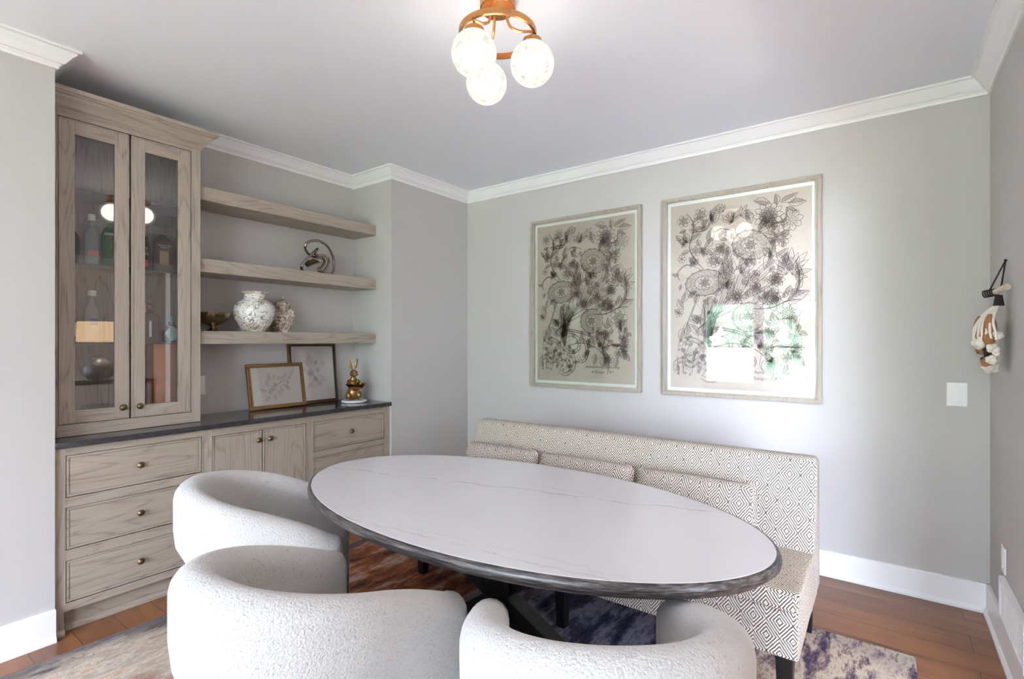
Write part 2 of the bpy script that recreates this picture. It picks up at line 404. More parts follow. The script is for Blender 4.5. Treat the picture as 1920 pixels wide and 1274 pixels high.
def ring_frame(bm, axis, a0, a1, u0, u1, v0, v1, w):
    """rectangular frame; axis = thickness axis; u,v other axes in xyz order"""
    def bx(ua, ub, va, vb):
        r = {'x': (a0, a1, ua, ub, va, vb), 'y': (ua, ub, a0, a1, va, vb), 'z': (ua, ub, va, vb, a0, a1)}[axis]
        box(bm, *r)
    bx(u0, u1, v0, v0+w); bx(u0, u1, v1-w, v1); bx(u0, u0+w, v0+w, v1-w); bx(u1-w, u1, v0+w, v1-w)
def panel(bm, axis, a0, a1, u0, u1, v0, v1):
    box(bm, *{'x': (a0, a1, u0, u1, v0, v1), 'y': (u0, u1, a0, a1, v0, v1), 'z': (u0, u1, v0, v1, a0, a1)}[axis])

def root_matrix(o):
    while o.parent: o = o.parent
    return Matrix.Translation(o.location) @ o.rotation_euler.to_matrix().to_4x4()
def obj(name, bm, mat, parent=None, bevel=0, smooth=35, world=True, uv=False, label=None, subsurf=0):
    bmesh.ops.recalc_face_normals(bm, faces=bm.faces[:])
    if smooth:
        th = math.radians(smooth)
        for f in bm.faces: f.smooth = True
        for e in bm.edges:
            e.smooth = not (len(e.link_faces) == 2 and e.calc_face_angle(0) > th)
    if uv:
        ul = bm.loops.layers.uv.new('UVMap')
        for f in bm.faces:
            nx, ny, nz = (abs(c) for c in f.normal)
            for l in f.loops:
                c = l.vert.co
                if nz > .75*max(nx, ny) and nz >= ny: l[ul].uv = (c.x, c.y*1.15+c.z*.0)
                elif nx > ny: l[ul].uv = (c.y, c.z)
                else: l[ul].uv = (c.x, c.z)
    if parent is not None and world:
        bm.transform(root_matrix(parent).inverted())
    me = bpy.data.meshes.new(name); bm.to_mesh(me); bm.free()
    o = bpy.data.objects.new(name, me); COL.objects.link(o); me.materials.append(mat)
    if parent is not None: o.parent = parent
    if bevel:
        md = o.modifiers.new('edge', 'BEVEL'); md.width = bevel; md.segments = 2; md.limit_method = 'ANGLE'; md.angle_limit = math.radians(40)
    if subsurf:
        md = o.modifiers.new('sub', 'SUBSURF'); md.levels = subsurf; md.render_levels = subsurf
    if label: o['label'] = label
    return o
def thing(name, label, cat, loc=(0, 0, 0), rotz=0, group=None):
    o = bpy.data.objects.new(name, None); COL.objects.link(o); o.empty_display_size = .1
    o.location = loc; o.rotation_euler = (0, 0, rotz); tag(o, label, cat, group); return o
def tag(o, label, cat, group=None):
    o['label'] = label; o['category'] = cat
    if group: o['group'] = group
    return o
def struct(name, bm, mat, parent=None, **kw):
    o = obj(name, bm, mat, parent, **kw)
    if parent is None: o['kind'] = 'structure'
    return o
def blobmesh(name, parts, mat, parent, vox=.004, smooth=2, world=True):
    bm = B()
    for p in parts: p(bm)
    o = obj(name, bm, mat, parent, world=world)
    r = o.modifiers.new('join', 'REMESH'); r.mode = 'VOXEL'; r.voxel_size = vox; r.use_smooth_shade = True
    s = o.modifiers.new('soft', 'SMOOTH'); s.factor = .5; s.iterations = smooth
    return o

# ------------------------------------------------------------------ dimensions
W, Lr, La, D = 3.513, 2.871, .8916, .4656
H = 2.72; YB = -7.5; XH = 6.2; YH = -3.3; OY0, OY1, OZ = -1.02, -2.70, 2.2

# ------------------------------------------------------------------ shell
bm = B(); box(bm, -D-.1, XH, YB-.12, .12, -.1, 0); struct('floor', bm, FLOOR)
bm = B(); box(bm, -D-.1, XH, YB-.12, .12, H, H+.1); struct('ceiling', bm, CEIL)
bm = B(); box(bm, -.12, XH, 0, .12, 0, H); struct('wall_back', bm, WALL)
# left wall: near stretch with a side window, alcove, pillar stretch
bm = B(); 
box(bm, -.14, 0, YB, -Lr, 0, H)
box(bm, -D-.1, -.14, -Lr-.12, -Lr, 0, H)
struct('wall_left', bm, WALL)
bm = B(); box(bm, -D-.12, -D, -Lr, -La, 0, H); struct('wall_alcove', bm, WALL)
bm = B(); box(bm, -D-.12, 0, -La, .0, 0, H); struct('wall_pillar', bm, WALL)
RY0, RY1 = -7.2, -5.8
bm = B(); box(bm, W, W+.12, OY0, 0, 0, H); box(bm, W, W+.12, OY1, OY0, OZ, H); box(bm, W, W+.12, RY1, OY1, 0, H); box(bm, W, W+.12, YB, RY0, 0, H); box(bm, W, W+.12, RY0, RY1, 0, .12); box(bm, W, W+.12, RY0, RY1, 2.42, H); struct('wall_right', bm, WALL)
bm = B(); box(bm, XH-.1, XH, YH, 0, 0, H); struct('wall_hall', bm, WALL)
# rear wall with windows
def holes_wall(bm, x0, x1, y0, y1, z1, hs):
    xs = x0
    for (a, b, c, d) in hs:
        box(bm, xs, a, y0, y1, 0, z1); box(bm, a, b, y0, y1, 0, c); box(bm, a, b, y0, y1, d, z1); xs = b
    box(bm, xs, x1, y0, y1, 0, z1)
REAR = [(.02, 1.03, .50, 2.16), (1.12, 2.10, .50, 2.16), (2.25, 3.35, .12, 2.45)]  # last, largest opening is out of view, added to let in more daylight
HALL = (3.95, 5.9, .06, 2.5)  # unseen opening added to brighten the hall
bm = B(); holes_wall(bm, -.12, W+.12, YB-.14, YB, H, REAR); struct('wall_rear', bm, WALL)
bm = B(); holes_wall(bm, W+.12, XH, YH-.14, YH, H, [HALL]); struct('wall_hall_end', bm, WALL)
def window(name, axis, a0, a1, u0, u1, v0, v1, mull, side=1):
    bm = B(); ring_frame(bm, axis, a0, a1, u0, u1, v0, v1, .045)
    for m in mull:
        if m[0] == 'h': panel(bm, axis, a0+.01, a1-.01, u0+.045, u1-.045, m[1]-.015, m[1]+.015)
    f = struct(name, bm, TRIM)
    bm = B(); am = (a0+a1)/2; panel(bm, axis, am-.003, am+.003, u0+.045, u1-.045, v0+.045, v1-.045); obj('pane', bm, WINGLASS, f)
    # casing inside the room
    bm = B(); i0, i1 = (a1, a1+.03) if side > 0 else (a0-.05, a0-.02)
    ring_frame(bm, axis, i0, i1, u0-.05, u1+.05, v0-.05, v1+.05, .08); obj('casing', bm, TRIM, f)
for i, (a, b, c, d) in enumerate(REAR): window('window_%d' % (i+1), 'y', YB-.10, YB, a, b, c, d, [('h', 1.26)])
window('window_5', 'y', YH-.10, YH, *HALL, [])  # added hall window, there only for the daylight it brings in
window('window_4', 'x', W+.02, W+.12, RY0, RY1, .12, 2.42, [], -1)  # added window behind the camera, fills the room with sky light

# crown moulding
crown = [(0, 2.633), (.010, 2.633), (.013, 2.645), (.019, 2.650), (.019, 2.655), (.026, 2.657), (.034, 2.664), (.044, 2.678), (.053, 2.690), (.062, 2.697), (.066, 2.703), (.066, 2.707), (.080, 2.709), (.080, 2.7195), (0, 2.7195)]
bm = B(); sweep(bm, [(0, YB), (0, -Lr), (-D, -Lr), (-D, -La), (0, -La), (0, 0), (W, 0), (W, YB)], crown); struct('trim_1', bm, TRIM, smooth=25)
basep = [(0, 0), (.030, 0), (.030, .012), (.024, .022), (.018, .028), (.018, .140), (.014, .145), (0, .145)]
bm = B(); sweep(bm, [(0, YB), (0, -Lr)], basep); struct('baseboard_left', bm, TRIM, smooth=25)
bm = B(); sweep(bm, [(0, -La), (0, 0), (W, 0)], basep); struct('baseboard_back', bm, TRIM, smooth=25)
bm = B(); sweep(bm, [(W, 0), (W, OY0)], basep); struct('baseboard_right', bm, TRIM, smooth=25)
bm = B()  # casing round the hall opening
box(bm, W-.018, W, OY0, OY0+.09, 0, OZ+.09); box(bm, W-.018, W, OY1-.09, OY1, 0, OZ+.09); box(bm, W-.018, W, OY1, OY0, OZ, OZ+.09)
struct('trim_2', bm, TRIM)

# outdoors
bm = B(); box(bm, -12, 16, -22, YB-.16, -.25, -.15); o = struct('ground', bm, PAVING)
bm = B(); box(bm, -12, 16, -22, -14, -.15, -.13); box(bm, .6, 16, -14, -9.3, -.15, -.13); struct('lawn', bm, LAWN)
bm = B(); box(bm, -12, -.7, YB-.16, 2, -.25, -.15); struct('side_ground', bm, PAVING)
bm = B(); box(bm, -7, .58, -10.3, -10.1, -.15, 1.23); o = obj('glare_wall', bm, PAVING); tag(o, 'low white wall added outside the rear window to make the white glare in the picture glass', 'wall')  # invented wall: stands in for white glare and bounces sun indoors
random.seed(5)
bm = B()
for k in range(760):
    x = random.uniform(-9, 9); z = random.uniform(-.1, 1)*(3.0+.5*math.sin(x*1.7)); ball(bm, (x, -15.2+random.uniform(-.5, .5), z), random.uniform(.28, .5), 8)
o = obj('hedge', bm, LEAF); tag(o, 'leafy green hedge outside the rear window, seen only as a reflection in the picture glass', 'hedge')

# ------------------------------------------------------------------ base cabinets
FX = -.020                       # face of the frame
def knob(x, y, z, parent, r=.0165):
    bm = B(); M = Matrix.Translation((x, y, z)) @ Matrix.Rotation(PI/2, 4, 'Y')
    lathe(bm, [(0, 0), (.006, 0), (.0055, .008), (.008, .013), (r*.92, .016), (r, .021), (r*.8, .027), (r*.45, .031), (0, .032)], (0, 0, 0), 20, mtx=M)
    obj('knob', bm, BRONZE, parent)
def beaded(bm, x, y0, y1, z0, z1, w=.0065):
    ring_frame(bm, 'x', x-.012, x+.0025, y0-w, y1+w, z0-w, z1+w, w)
def slab(name, y0, y1, z0, z1, parent, mat, x=FX):
    g = .003; y0 += g; y1 -= g; z0 += g; z1 -= g
    bm = B(); box(bm, x-.022, x-.006, y0, y1, z0, z1)
    ring_frame(bm, 'x', x-.0061, x-.0005, y0, y1, z0, z1, .010)
    box(bm, x-.0061, x-.0025, y0+.0135, y1-.0135, z0+.0135, z1-.0135)
    return obj(name, bm, mat, parent, bevel=.0012)
RAILS = []
def face_frame(bm, x0, x1, ya, yb, z0, z1, ops):
    """frame filled round openings: ops = list of columns (y0,y1,[(z0,z1)...])"""
    y = ya
    for (c0, c1, zs) in ops:
        box(bm, x0, x1, y, c0, z0, z1)
        z = z0
        for (a, b) in sorted(zs): RAILS.append((x0, x1, c0, c1, z, a)); z = b
        RAILS.append((x0, x1, c0, c1, z, z1))
        y = c1
    box(bm, x0, x1, y, yb, z0, z1)
def rails(name, parent):
    for r in RAILS:
        bm = B(); box(bm, *r); obj(name, bm, OAK_Y, parent, bevel=.0008)
    RAILS.clear()
ZT = .878
units = [(-2.871, -2.212, 'wide three-drawer grey oak base cabinet at the left, under the glass-fronted hutch', 'L'),
         (-2.212, -1.573, 'two-door grey oak base cabinet in the middle of the built-in, behind the chairs', 'M'),
         (-1.573, -.8916, 'grey oak drawer base cabinet at the right end of the built-in, under the rabbit figurine', 'R')]
DZ = [(.641, .841), (.395, .595), (.146, .345)]; DZR = [(.632, .832), (.390, .590), (.146, .345)]
for ya, yb, lab, k in units:
    t = thing('base_cabinet', lab, 'cabinet', (0, (ya+yb)/2, 0))
    bm = B(); xb = FX-.020
    box(bm, -D+.002, xb, ya+.001, ya+.018, .10, ZT); box(bm, -D+.002, xb, yb-.018, yb-.001, .10, ZT)
    box(bm, -D+.002, xb, ya+.018, yb-.018, .10, .118); box(bm, -D+.002, -D+.012, ya+.018, yb-.018, .118, ZT)
    box(bm, FX-.05, FX-.040, ya+.018, yb-.018, .118, ZT-.005)
    obj('carcass', bm, OAK_Z, t)
    if k == 'L': ops = [(-2.829, -2.238, DZ)]
    elif k == 'M': ops = [(-2.186, -1.598, [(.146, .833)])]
    else: ops = [(-1.548, -.948, DZR)]
    bm = B(); face_frame(bm, xb, FX, ya+.0005, yb-.0005, .108, ZT, ops)
    for (c0, c1, zs) in ops:
        for (a, b) in zs: beaded(bm, FX, c0, c1, a, b, .005)
    if k == 'L': box(bm, xb, FX, ya+.0005, ya+.036, 0, .108)
    if k == 'R': box(bm, xb, FX, yb-.036, yb-.0005, 0, .108)
    obj('face_frame', bm, OAK_Z, t, bevel=.0008); rails('frame_rail', t)
    bm = B(); box(bm, FX-.075, FX-.055, ya+.001, yb-.001, 0, .112)
    prism(bm, [(FX-.055, 0), (FX-.038, 0), (FX-.038, .012), (FX-.048, .026), (FX-.055, .030)], 'y', ya+.001, yb-.001)
    if k == 'L': prism(bm, [(FX-.002, 0), (FX+.014, 0), (FX+.014, .014), (FX+.006, .026), (FX-.002, .030)], 'y', ya+.001, ya+.037)
    obj('toe_kick', bm, OAK_Y, t, smooth=20)
    if k != 'M':
        for (a, b) in (DZ if k == 'L' else DZR):
            y0, y1 = ops[0][0], ops[0][1]
            d = slab('drawer', y0, y1, a, b, t, OAK_Y); knob(FX-.003, (y0+y1)/2, (a+b)/2, d)
    else:
        for y0, y1, ky in ((-2.186, -1.8925, -1.921), (-1.8915, -1.598, -1.850)):
            d = slab('door', y0, y1, .146, .833, t, OAK_Z); knob(FX-.003, ky, .772, d)
bm = B(); box(bm, -D+.001, .006, -2.8705, -.8921, .8785, .907)
o = obj('countertop', bm, STONE, bevel=.002); tag(o, 'long polished dark stone countertop over the grey oak base cabinets', 'countertop')

# ------------------------------------------------------------------ glass hutch
HX = -.155; HY0, HY1 = -2.8700, -2.190; HZ0, HZ1 = .9085, 2.522
hutch = thing('display_hutch', 'tall grey oak hutch with two glass doors and bottles inside, standing on the dark countertop', 'cabinet', (-.3, -2.53, .9085))
bm = B()
box(bm, -D+.002, HX-.02, HY0, HY0+.019, HZ0, HZ1); box(bm, -D+.002, HX-.02, HY1-.019, HY1, HZ0, HZ1)
box(bm, -D+.002, HX-.02, HY0+.019, HY1-.019, HZ0, HZ0+.03); box(bm, -D+.002, HX-.02, HY0+.019, HY1-.019, HZ1-.03, HZ1)
obj('carcass', bm, OAK_Z, hutch)
bm = B()
box(bm, -D+.003, -D+.012, HY0+.019, HY1-.019, HZ0+.03, HZ1-.03)
obj('back_panel', bm, OAK_Z, hutch)
bm = B(); dy = [(-2.829, -2.536), (-2.532, -2.240)]
face_frame(bm, HX-.020, HX, HY0, HY1, HZ0, HZ1+.0, [(-2.829, -2.240, [(.968, 2.478)])])
beaded(bm, HX, -2.829, -2.240, .968, 2.478, .005)
obj('face_frame', bm, OAK_Z, hutch, bevel=.0008); rails('frame_rail', hutch)
for (y0, y1), (g0, g1), ky in ((dy[0], (-2.763, -2.601), -2.571), (dy[1], (-2.466, -2.306), -2.494)):
    bm = B(); z0, z1 = .971, 2.475; y0 += .003; y1 -= .003
    face_frame(bm, HX-.022, HX-.003, y0, y1, z0, z1, [(g0, g1, [(1.034, 2.405)])])
    ring_frame(bm, 'x', HX-.0031, HX+.0005, y0, y1, z0, z1, .007)
    d = obj('door', bm, OAK_Z, hutch, bevel=.0012); rails('door_rail', d)
    bm = B(); box(bm, HX-.0145, HX-.0105, g0-.004, g1+.004, 1.030, 2.409); obj('glass_pane', bm, PANE, d, smooth=0)
    knob(HX-.003, ky, 1.030, d)
for z in (1.372, 1.775, 2.15):
    bm = B(); box(bm, -D+.014, HX-.05, HY0+.020, HY1-.020, z-.008, z); obj('glass_shelf', bm, SHELFGL, hutch, smooth=0)
cp = [(0, 2.500), (.006, 2.500), (.008, 2.506), (.011, 2.508), (.011, 2.514), (.016, 2.518), (.020, 2.524), (.026, 2.536), (.036, 2.549), (.046, 2.557), (.050, 2.562), (.050, 2.567), (.057, 2.570), (.064, 2.575), (.066, 2.580), (.074, 2.582), (.074, 2.602), (0, 2.602)]
bm = B(); sweep(bm, [(HX, HY0), (HX, HY1), (-D+.002, HY1)], cp); obj('cornice', bm, OAK_Y, hutch, smooth=22)

# bottles: profile, colour, cap, label
AMBER = liquid('amber_spirit', srgb(226, 130, 60), srgb(120, 60, 30)); CLEAR = liquid('clear_spirit', srgb(236, 240, 240), srgb(190, 196, 200))
GREENB = liquid('green_bottle_glass', srgb(60, 210, 110), srgb(16, 120, 54)); DARKB = bottle_mat('black_bottle_glass', srgb(20, 22, 26))
BROWNB = liquid('brown_whiskey', srgb(200, 96, 50), srgb(74, 36, 24))
LW = plain('white_label', srgb(232, 230, 224), .6); LP = plain('pink_label', srgb(224, 150, 148), .6); LR = plain('red_label', srgb(206, 52, 52), .6)
LG = plain('gold_label', srgb(190, 160, 110), .5); LB = plain('blue_label', srgb(60, 84, 160), .6); LT = plain('teal_label', srgb(150, 214, 220), .5); LSIL = plain('silver_label', srgb(190, 205, 205), .3, .6)
CAPW = plain('white_cap', srgb(236, 232, 226), .4); CAPK = plain('black_cap', srgb(26, 26, 28), .4); CAPG = plain('green_cap', srgb(60, 150, 122), .5); CAPS = plain('metal_stopper', srgb(130, 116, 104), .3, .9); CAPR = plain('red_wax_cap', srgb(160, 44, 40), .4)
def text_mesh(s, size, mat, parent, M, name='lettering', shear=0, align='CENTER', space=1.0):
    c = bpy.data.curves.new(name, 'FONT'); c.body = s; c.size = size; c.align_x = align; c.align_y = 'CENTER'; c.shear = shear; c.extrude = size*.01; c.space_line = space
    o = bpy.data.objects.new('tmp', c); COL.objects.link(o)
    dg = bpy.context.evaluated_depsgraph_get(); me = bpy.data.meshes.new_from_object(o.evaluated_get(dg)); bpy.data.objects.remove(o)
    bm = bmesh.new(); bm.from_mesh(me); bpy.data.meshes.remove(me); bm.transform(M)
    return obj(name, bm, mat, parent, smooth=0)
FACE_X = Matrix(((0, 0, 1, 0), (1, 0, 0, 0), (0, 1, 0, 0), (0, 0, 0, 1)))     # text plane facing +x, reading along +y
FACE_Y = Matrix(((1, 0, 0, 0), (0, 0, -1, 0), (0, 1, 0, 0), (0, 0, 0, 1)))    # facing -y, reading along +x
CD = math.atan2(-3.516+2.5, 3.08+.3)                                           # bottles turned a little to the room
def bottle(y, z, prof, mat, capprof, capmat, lab, labels, x=-.30, square=None, rot=0):
    t = thing('spirit_bottle', lab, 'bottle', (x, y, z), rot, 'bottles in the glass hutch')
    def mk(pr):
        bm = B()
        if square:
            rows = []
            for r, zz in pr:
                row = []
                for k in range(32):
                    a = 2*PI*k/32; c, s = math.cos(a), math.sin(a)
                    p = 5 if r > square[2] else 2
                    q = (abs(c)**p+abs(s)**p)**(-1/p)
                    row.append(bm.verts.new((r*c*q*(square[0] if r > square[2] else 1), r*s*q*(square[1] if r > square[2] else 1), zz)))
                rows.append(row)
            grid_faces(bm, rows, False, True, True)
        else: lathe(bm, pr, (0, 0, 0), 28)
        return bm
    obj('glass_body', mk(prof), mat, t, world=False)
    bm = B(); lathe(bm, capprof, (0, 0, 0), 20); obj('cap', bm, capmat, t, world=False)
    for (kind, z0, z1, wd, r, m) in labels:
        bm = B()
        if kind == 'wrap':
            rows = []
            for zz in (z0, z1): rows.append([bm.verts.new(((r+.0006)*math.cos(a), (r+.0006)*math.sin(a), zz)) for a in [(-wd+2*wd*i/14) for i in range(15)]])
            grid_faces(bm, rows)
        elif kind == 'flat': box(bm, r, r+.0012, -wd, wd, z0, z1)
        elif kind == 'diamond':
            zc = (z0+z1)/2; hh = (z1-z0)/2; pts = []
            for i in range(40):
                a = 2*PI*i/40; c, s = math.cos(a), math.sin(a); q = (abs(c)**1.25+abs(s)**1.25)**(-1/1.25); pts.append((wd*c*q, zc+hh*s*q))
            prism(bm, pts, 'x', r, r+.0012)
        obj('label', bm, m, t, world=False)
    return t
std = lambda R, h, n: [(0, 0), (R*.9, 0), (R, .006), (R, h*.56), (R*.93, h*.64), (R*.55, h*.73), (n, h*.80), (n, h*.93)]
bottle(-2.755, 1.7755, [(0, 0), (.034, 0), (.04, .01), (.046, .10), (.040, .15), (.02, .18), (.013, .2), (.013, .22)], DARKB, [(0, .22), (.016, .22), (.016, .245), (0, .245)], CAPK,
       'squat black bottle with a plain round emblem label, upper shelf of the hutch, far left', [('wrap', .03, .085, .5, .044, LW)], rot=-.2)
bottle(-2.668, 1.7755, std(.031, .265, .011), CLEAR, [(0, .235), (.0165, .235), (.0165, .262), (.013, .268), (0, .268)], CAPW,
       'slim clear bottle with white stopper and pink band label, upper shelf of the hutch', [('wrap', .05, .075, .8, .031, LP)], x=-.27)
bottle(-2.585, 1.7755, [(0, 0), (.038, 0), (.041, .006), (.043, .15), (.042, .175), (.030, .205), (.015, .222), (.013, .245)], GREENB, [(0, .24), (.0155, .24), (.0155, .27), (0, .27)], CAPS,
       'green glass gin bottle with a silver cap and red seal, upper shelf of the hutch', [('wrap', .165, .178, 1.0, .0425, LSIL), ('wrap', .19, .206, .22, .036, LR), ('wrap', .03, .14, .10, .0435, LSIL)], x=-.27)
b = bottle(-2.442, 1.7755, [(0, 0), (.040, 0), (.043, .006), (.043, .15), (.036, .18), (.018, .205), (.015, .22), (.015, .25)], DARKB, [(0, .248), (.017, .248), (.017, .275), (0, .275)], CAPR,
       'black bottle with white letters and a red label, upper shelf of the hutch', [('wrap', .02, .06, .75, .043, LR)], rot=-.2)
text_mesh('ST\nSH', .026, LW, b, Matrix.Translation((-.30+.045, -2.435, 1.7755+.105)) @ Matrix.Rotation(-.2, 4, 'Z') @ FACE_X)
b = bottle(-2.338, 1.7755, [(0, 0), (.046, 0), (.05, .006), (.05, .165), (.046, .18), (.02, .20), (.0135, .205), (.0135, .225)], BROWNB, [(0, .222), (.016, .222), (.016, .252), (0, .252)], CAPS,
       'broad flask-shaped whiskey bottle with a gold label, upper shelf of the hutch at the right', [('flat', .04, .12, .022, .0285, LG)], x=-.28, square=(.55, 1.0, .03), rot=-.15)
text_mesh('WOODFORD\nRESERVE', .0115, LW, b, Matrix.Translation((-.250, -2.338, 1.7755+.145)) @ Matrix.Rotation(-.15, 4, 'Z') @ FACE_X)
bottle(-2.755, 1.3725, std(.036, .24, .013), AMBER, [(0, .215), (.016, .215), (.016, .245), (0, .245)], CAPR,
       'amber bottle with red cap half hidden at the left end of the lower hutch shelf', [('wrap', .03, .10, .7, .036, LW)])
bottle(-2.665, 1.3725, std(.034, .27, .012), CLEAR, [(0, .243), (.018, .243), (.018, .272), (0, .272)], CAPW,
       'clear vodka bottle with white stopper and blue label, lower shelf of the hutch', [('wrap', .09, .125, .5, .034, LB)], x=-.28)
b = bottle(-2.400, 1.3725, [(0, 0), (.040, 0), (.044, .006), (.044, .145), (.036, .16), (.014, .17), (.013, .195)], BROWNB, [(0, .19), (.014, .19), (.016, .205), (.011, .212), (.020, .222), (.021, .238), (.014, .250), (0, .252)], CAPS,
       'square decanter bottle of amber whiskey with round metal stopper, lower shelf of the hutch', [('flat', .03, .12, .006, .0445, LSIL)], square=(1, 1, .03), rot=-.2)
b = bottle(-2.305, 1.3725, [(0, 0), (.036, 0), (.043, .006), (.045, .06), (.036, .09), (.016, .105), (.014, .125)], DARKB, [(0, .12), (.018, .12), (.018, .15), (0, .15)], CAPG,
       'short dark bottle with pale blue diamond label and green cap, lower shelf of the hutch', [('diamond', .005, .095, .036, .0455, LT)], rot=-.2, x=-.26)
bm = B(); rbox(bm, -.36, -.26, -2.392, -2.262, .9395, 1.362, .003)
o = obj('orange_tan_box', bm, plain('orange_tan_board', srgb(238, 160, 96), .4, var=.12, vs=8)); tag(o, 'tall orange-tan box standing on the floor of the glass hutch, behind the right door', 'box')  # plain orange-tan box filling the bay below the lower glass shelf

# ------------------------------------------------------------------ floating shelves and what stands on them
for z0, z1, lab in ((2.217, 2.297, 'topmost empty thick grey oak floating shelf in the alcove'), (1.790, 1.870, 'middle grey oak floating shelf, under the metal knot sculpture'), (1.361, 1.439, 'lowest grey oak floating shelf, under the painted vases')):
    bm = B(); box(bm, -D+.0005, -.182, -2.1895, -.8921, z0, z1); o = obj('floating_shelf', bm, OAK_Y, bevel=.0015); tag(o, lab, 'shelf', 'floating oak shelves')
    o.location.x += 0

t = thing('ginger_vase', 'round white vase with brown painted flowers and a flared rim, on the lowest shelf', 'vase', (-.275, -1.812, 1.4395))
bm = B(); lathe(bm, [(0, 0), (.062, 0), (.066, .004), (.090, .035), (.118, .085), (.127, .130), (.122, .165), (.100, .195), (.070, .212), (.064, .222), (.063, .246), (.088, .257), (.089, .262), (.080, .262), (.055, .252), (.053, .22), (0, .215)], seg=48); obj('vase_body', bm, VASEG, t, world=False, smooth=60)
t = thing('lidded_jar', 'smaller lidded jar painted with brown flowers, standing behind the round vase on the lowest shelf', 'jar', (-.3775, -1.562, 1.4395))
bm = B(); lathe(bm, [(0, 0), (.050, 0), (.050, .008), (.046, .014), (.064, .05), (.078, .09), (.083, .125), (.078, .155), (.060, .180), (.052, .185), (.052, .196), (0, .196)], seg=40); obj('jar_body', bm, JARG, t, world=False, smooth=60)
bm = B(); lathe(bm, [(0, .192), (.055, .192), (.056, .198), (.052, .206), (.038, .220), (.018, .228), (.008, .233), (.012, .240), (.013, .248), (.008, .257), (0, .259)], seg=32); obj('lid', bm, JARG, t, world=False, smooth=60)
t = thing('pedestal_bowl', 'scalloped silver pedestal bowl at the left end of the lowest shelf', 'bowl', (-.345, -2.040, 1.4395))
bm = B(); pr = [(0, 0), (.038, 0), (.040, .004), (.030, .010), (.016, .022), (.015, .030), (.026, .040), (.070, .060), (.094, .090), (.102, .118), (.099, .118), (.088, .090), (.062, .066), (0, .052)]
rows = []
for r, z in pr:
    if r == 0: v = bm.verts.new((0, 0, z)); rows.append([v]*48); continue
    rows.append([bm.verts.new((r*(1+.035*abs(math.sin(6*2*PI*k/48))*(z > .035))*math.cos(2*PI*k/48), r*(1+.035*abs(math.sin(6*2*PI*k/48))*(z > .035))*math.sin(2*PI*k/48), z)) for k in range(48)])
for a, b_ in zip(rows, rows[1:]):
    for k in range(48):
        vs = []
        for v in (a[k], a[(k+1) % 48], b_[(k+1) % 48], b_[k]):
            if v not in vs: vs.append(v)
        if len(vs) > 2: bm.faces.new(vs)
obj('bowl_body', bm, SILVERGOLD, t, world=False, smooth=60)
# knot sculpture: closed tubes and a twisted band, standing in a plane facing the room
t = thing('knot_sculpture', 'looped silver metal knot sculpture on the middle shelf', 'sculpture', (-.32, -1.325, 1.880))
def px(p):   # zoomed photo shape -> y,z  (x from 200..1380 / 1170..180)
    return ((p[0]-790)/1180*.315, (1170-p[1])/990*.245)
def spline(pts, n=8, closed=False):
    out = []; m = len(pts)
    P = [Vector(p) for p in pts]
    rng = range(m) if closed else range(m-1)
    for i in rng:
        p0 = P[i-1] if (closed or i > 0) else P[0]; p1 = P[i]; p2 = P[(i+1) % m]; p3 = P[(i+2) % m] if (closed or i+2 < m) else P[-1]
        for k in range(n):
            s = k/n
            out.append(.5*((2*p1)+(p2-p0)*s+(2*p0-5*p1+4*p2-p3)*s*s+(-p0+3*p1-3*p2+p3)*s*s*s))
    if not closed: out.append(P[-1])
    return out
k1 = [(215, 1060, .05), (300, 900, .05), (520, 640, .05), (760, 440, .02), (740, 560, -.01), (860, 610, -.02), (1060, 580, -.02), (1160, 660, -.01), (1100, 850, .02), (900, 1100, .04), (700, 1080, .05), (880, 950, .03), (1020, 760, .0), (980, 650, -.03), (850, 660, -.04), (640, 620, -.03), (450, 520, 0), (395, 400, .02), (480, 270, .03), (780, 210, .03), (1080, 320, .02), (1290, 560, .0), (1350, 800, -.01), (1290, 1020, .01), (1150, 1140, .03), (900, 1155, .0), (600, 1150, -.03), (380, 1130, -.01)]
pts = [(z, *px((a, b))) for a, b, z in k1]
bm = B(); tube(bm, spline(pts, 6, True), .0095, 12, True); obj('loop', bm, SILVER, t, world=False, smooth=60)
bm = B(); rows = []
for i, s in enumerate([j/14 for j in range(15)]):
    a, b_ = px((420+s*480, 700+60*math.sin(s*PI))); wdt = .018+.035*math.sin(PI*s)
    tw = .5+1.3*s
    rows.append([bm.verts.new((.0+wdt*math.sin(tw)*u+.01*(1-u*u)+th, a, b_+wdt*math.cos(tw)*u-.03)) for u, th in ((-1, 0), (-.5, .004), (0, .006), (.5, .004), (1, 0), (.5, -.004), (0, -.006), (-.5, -.004))])
grid_faces(bm, rows, False, True, True); obj('twisted_band', bm, SILVER, t, world=False, smooth=60)

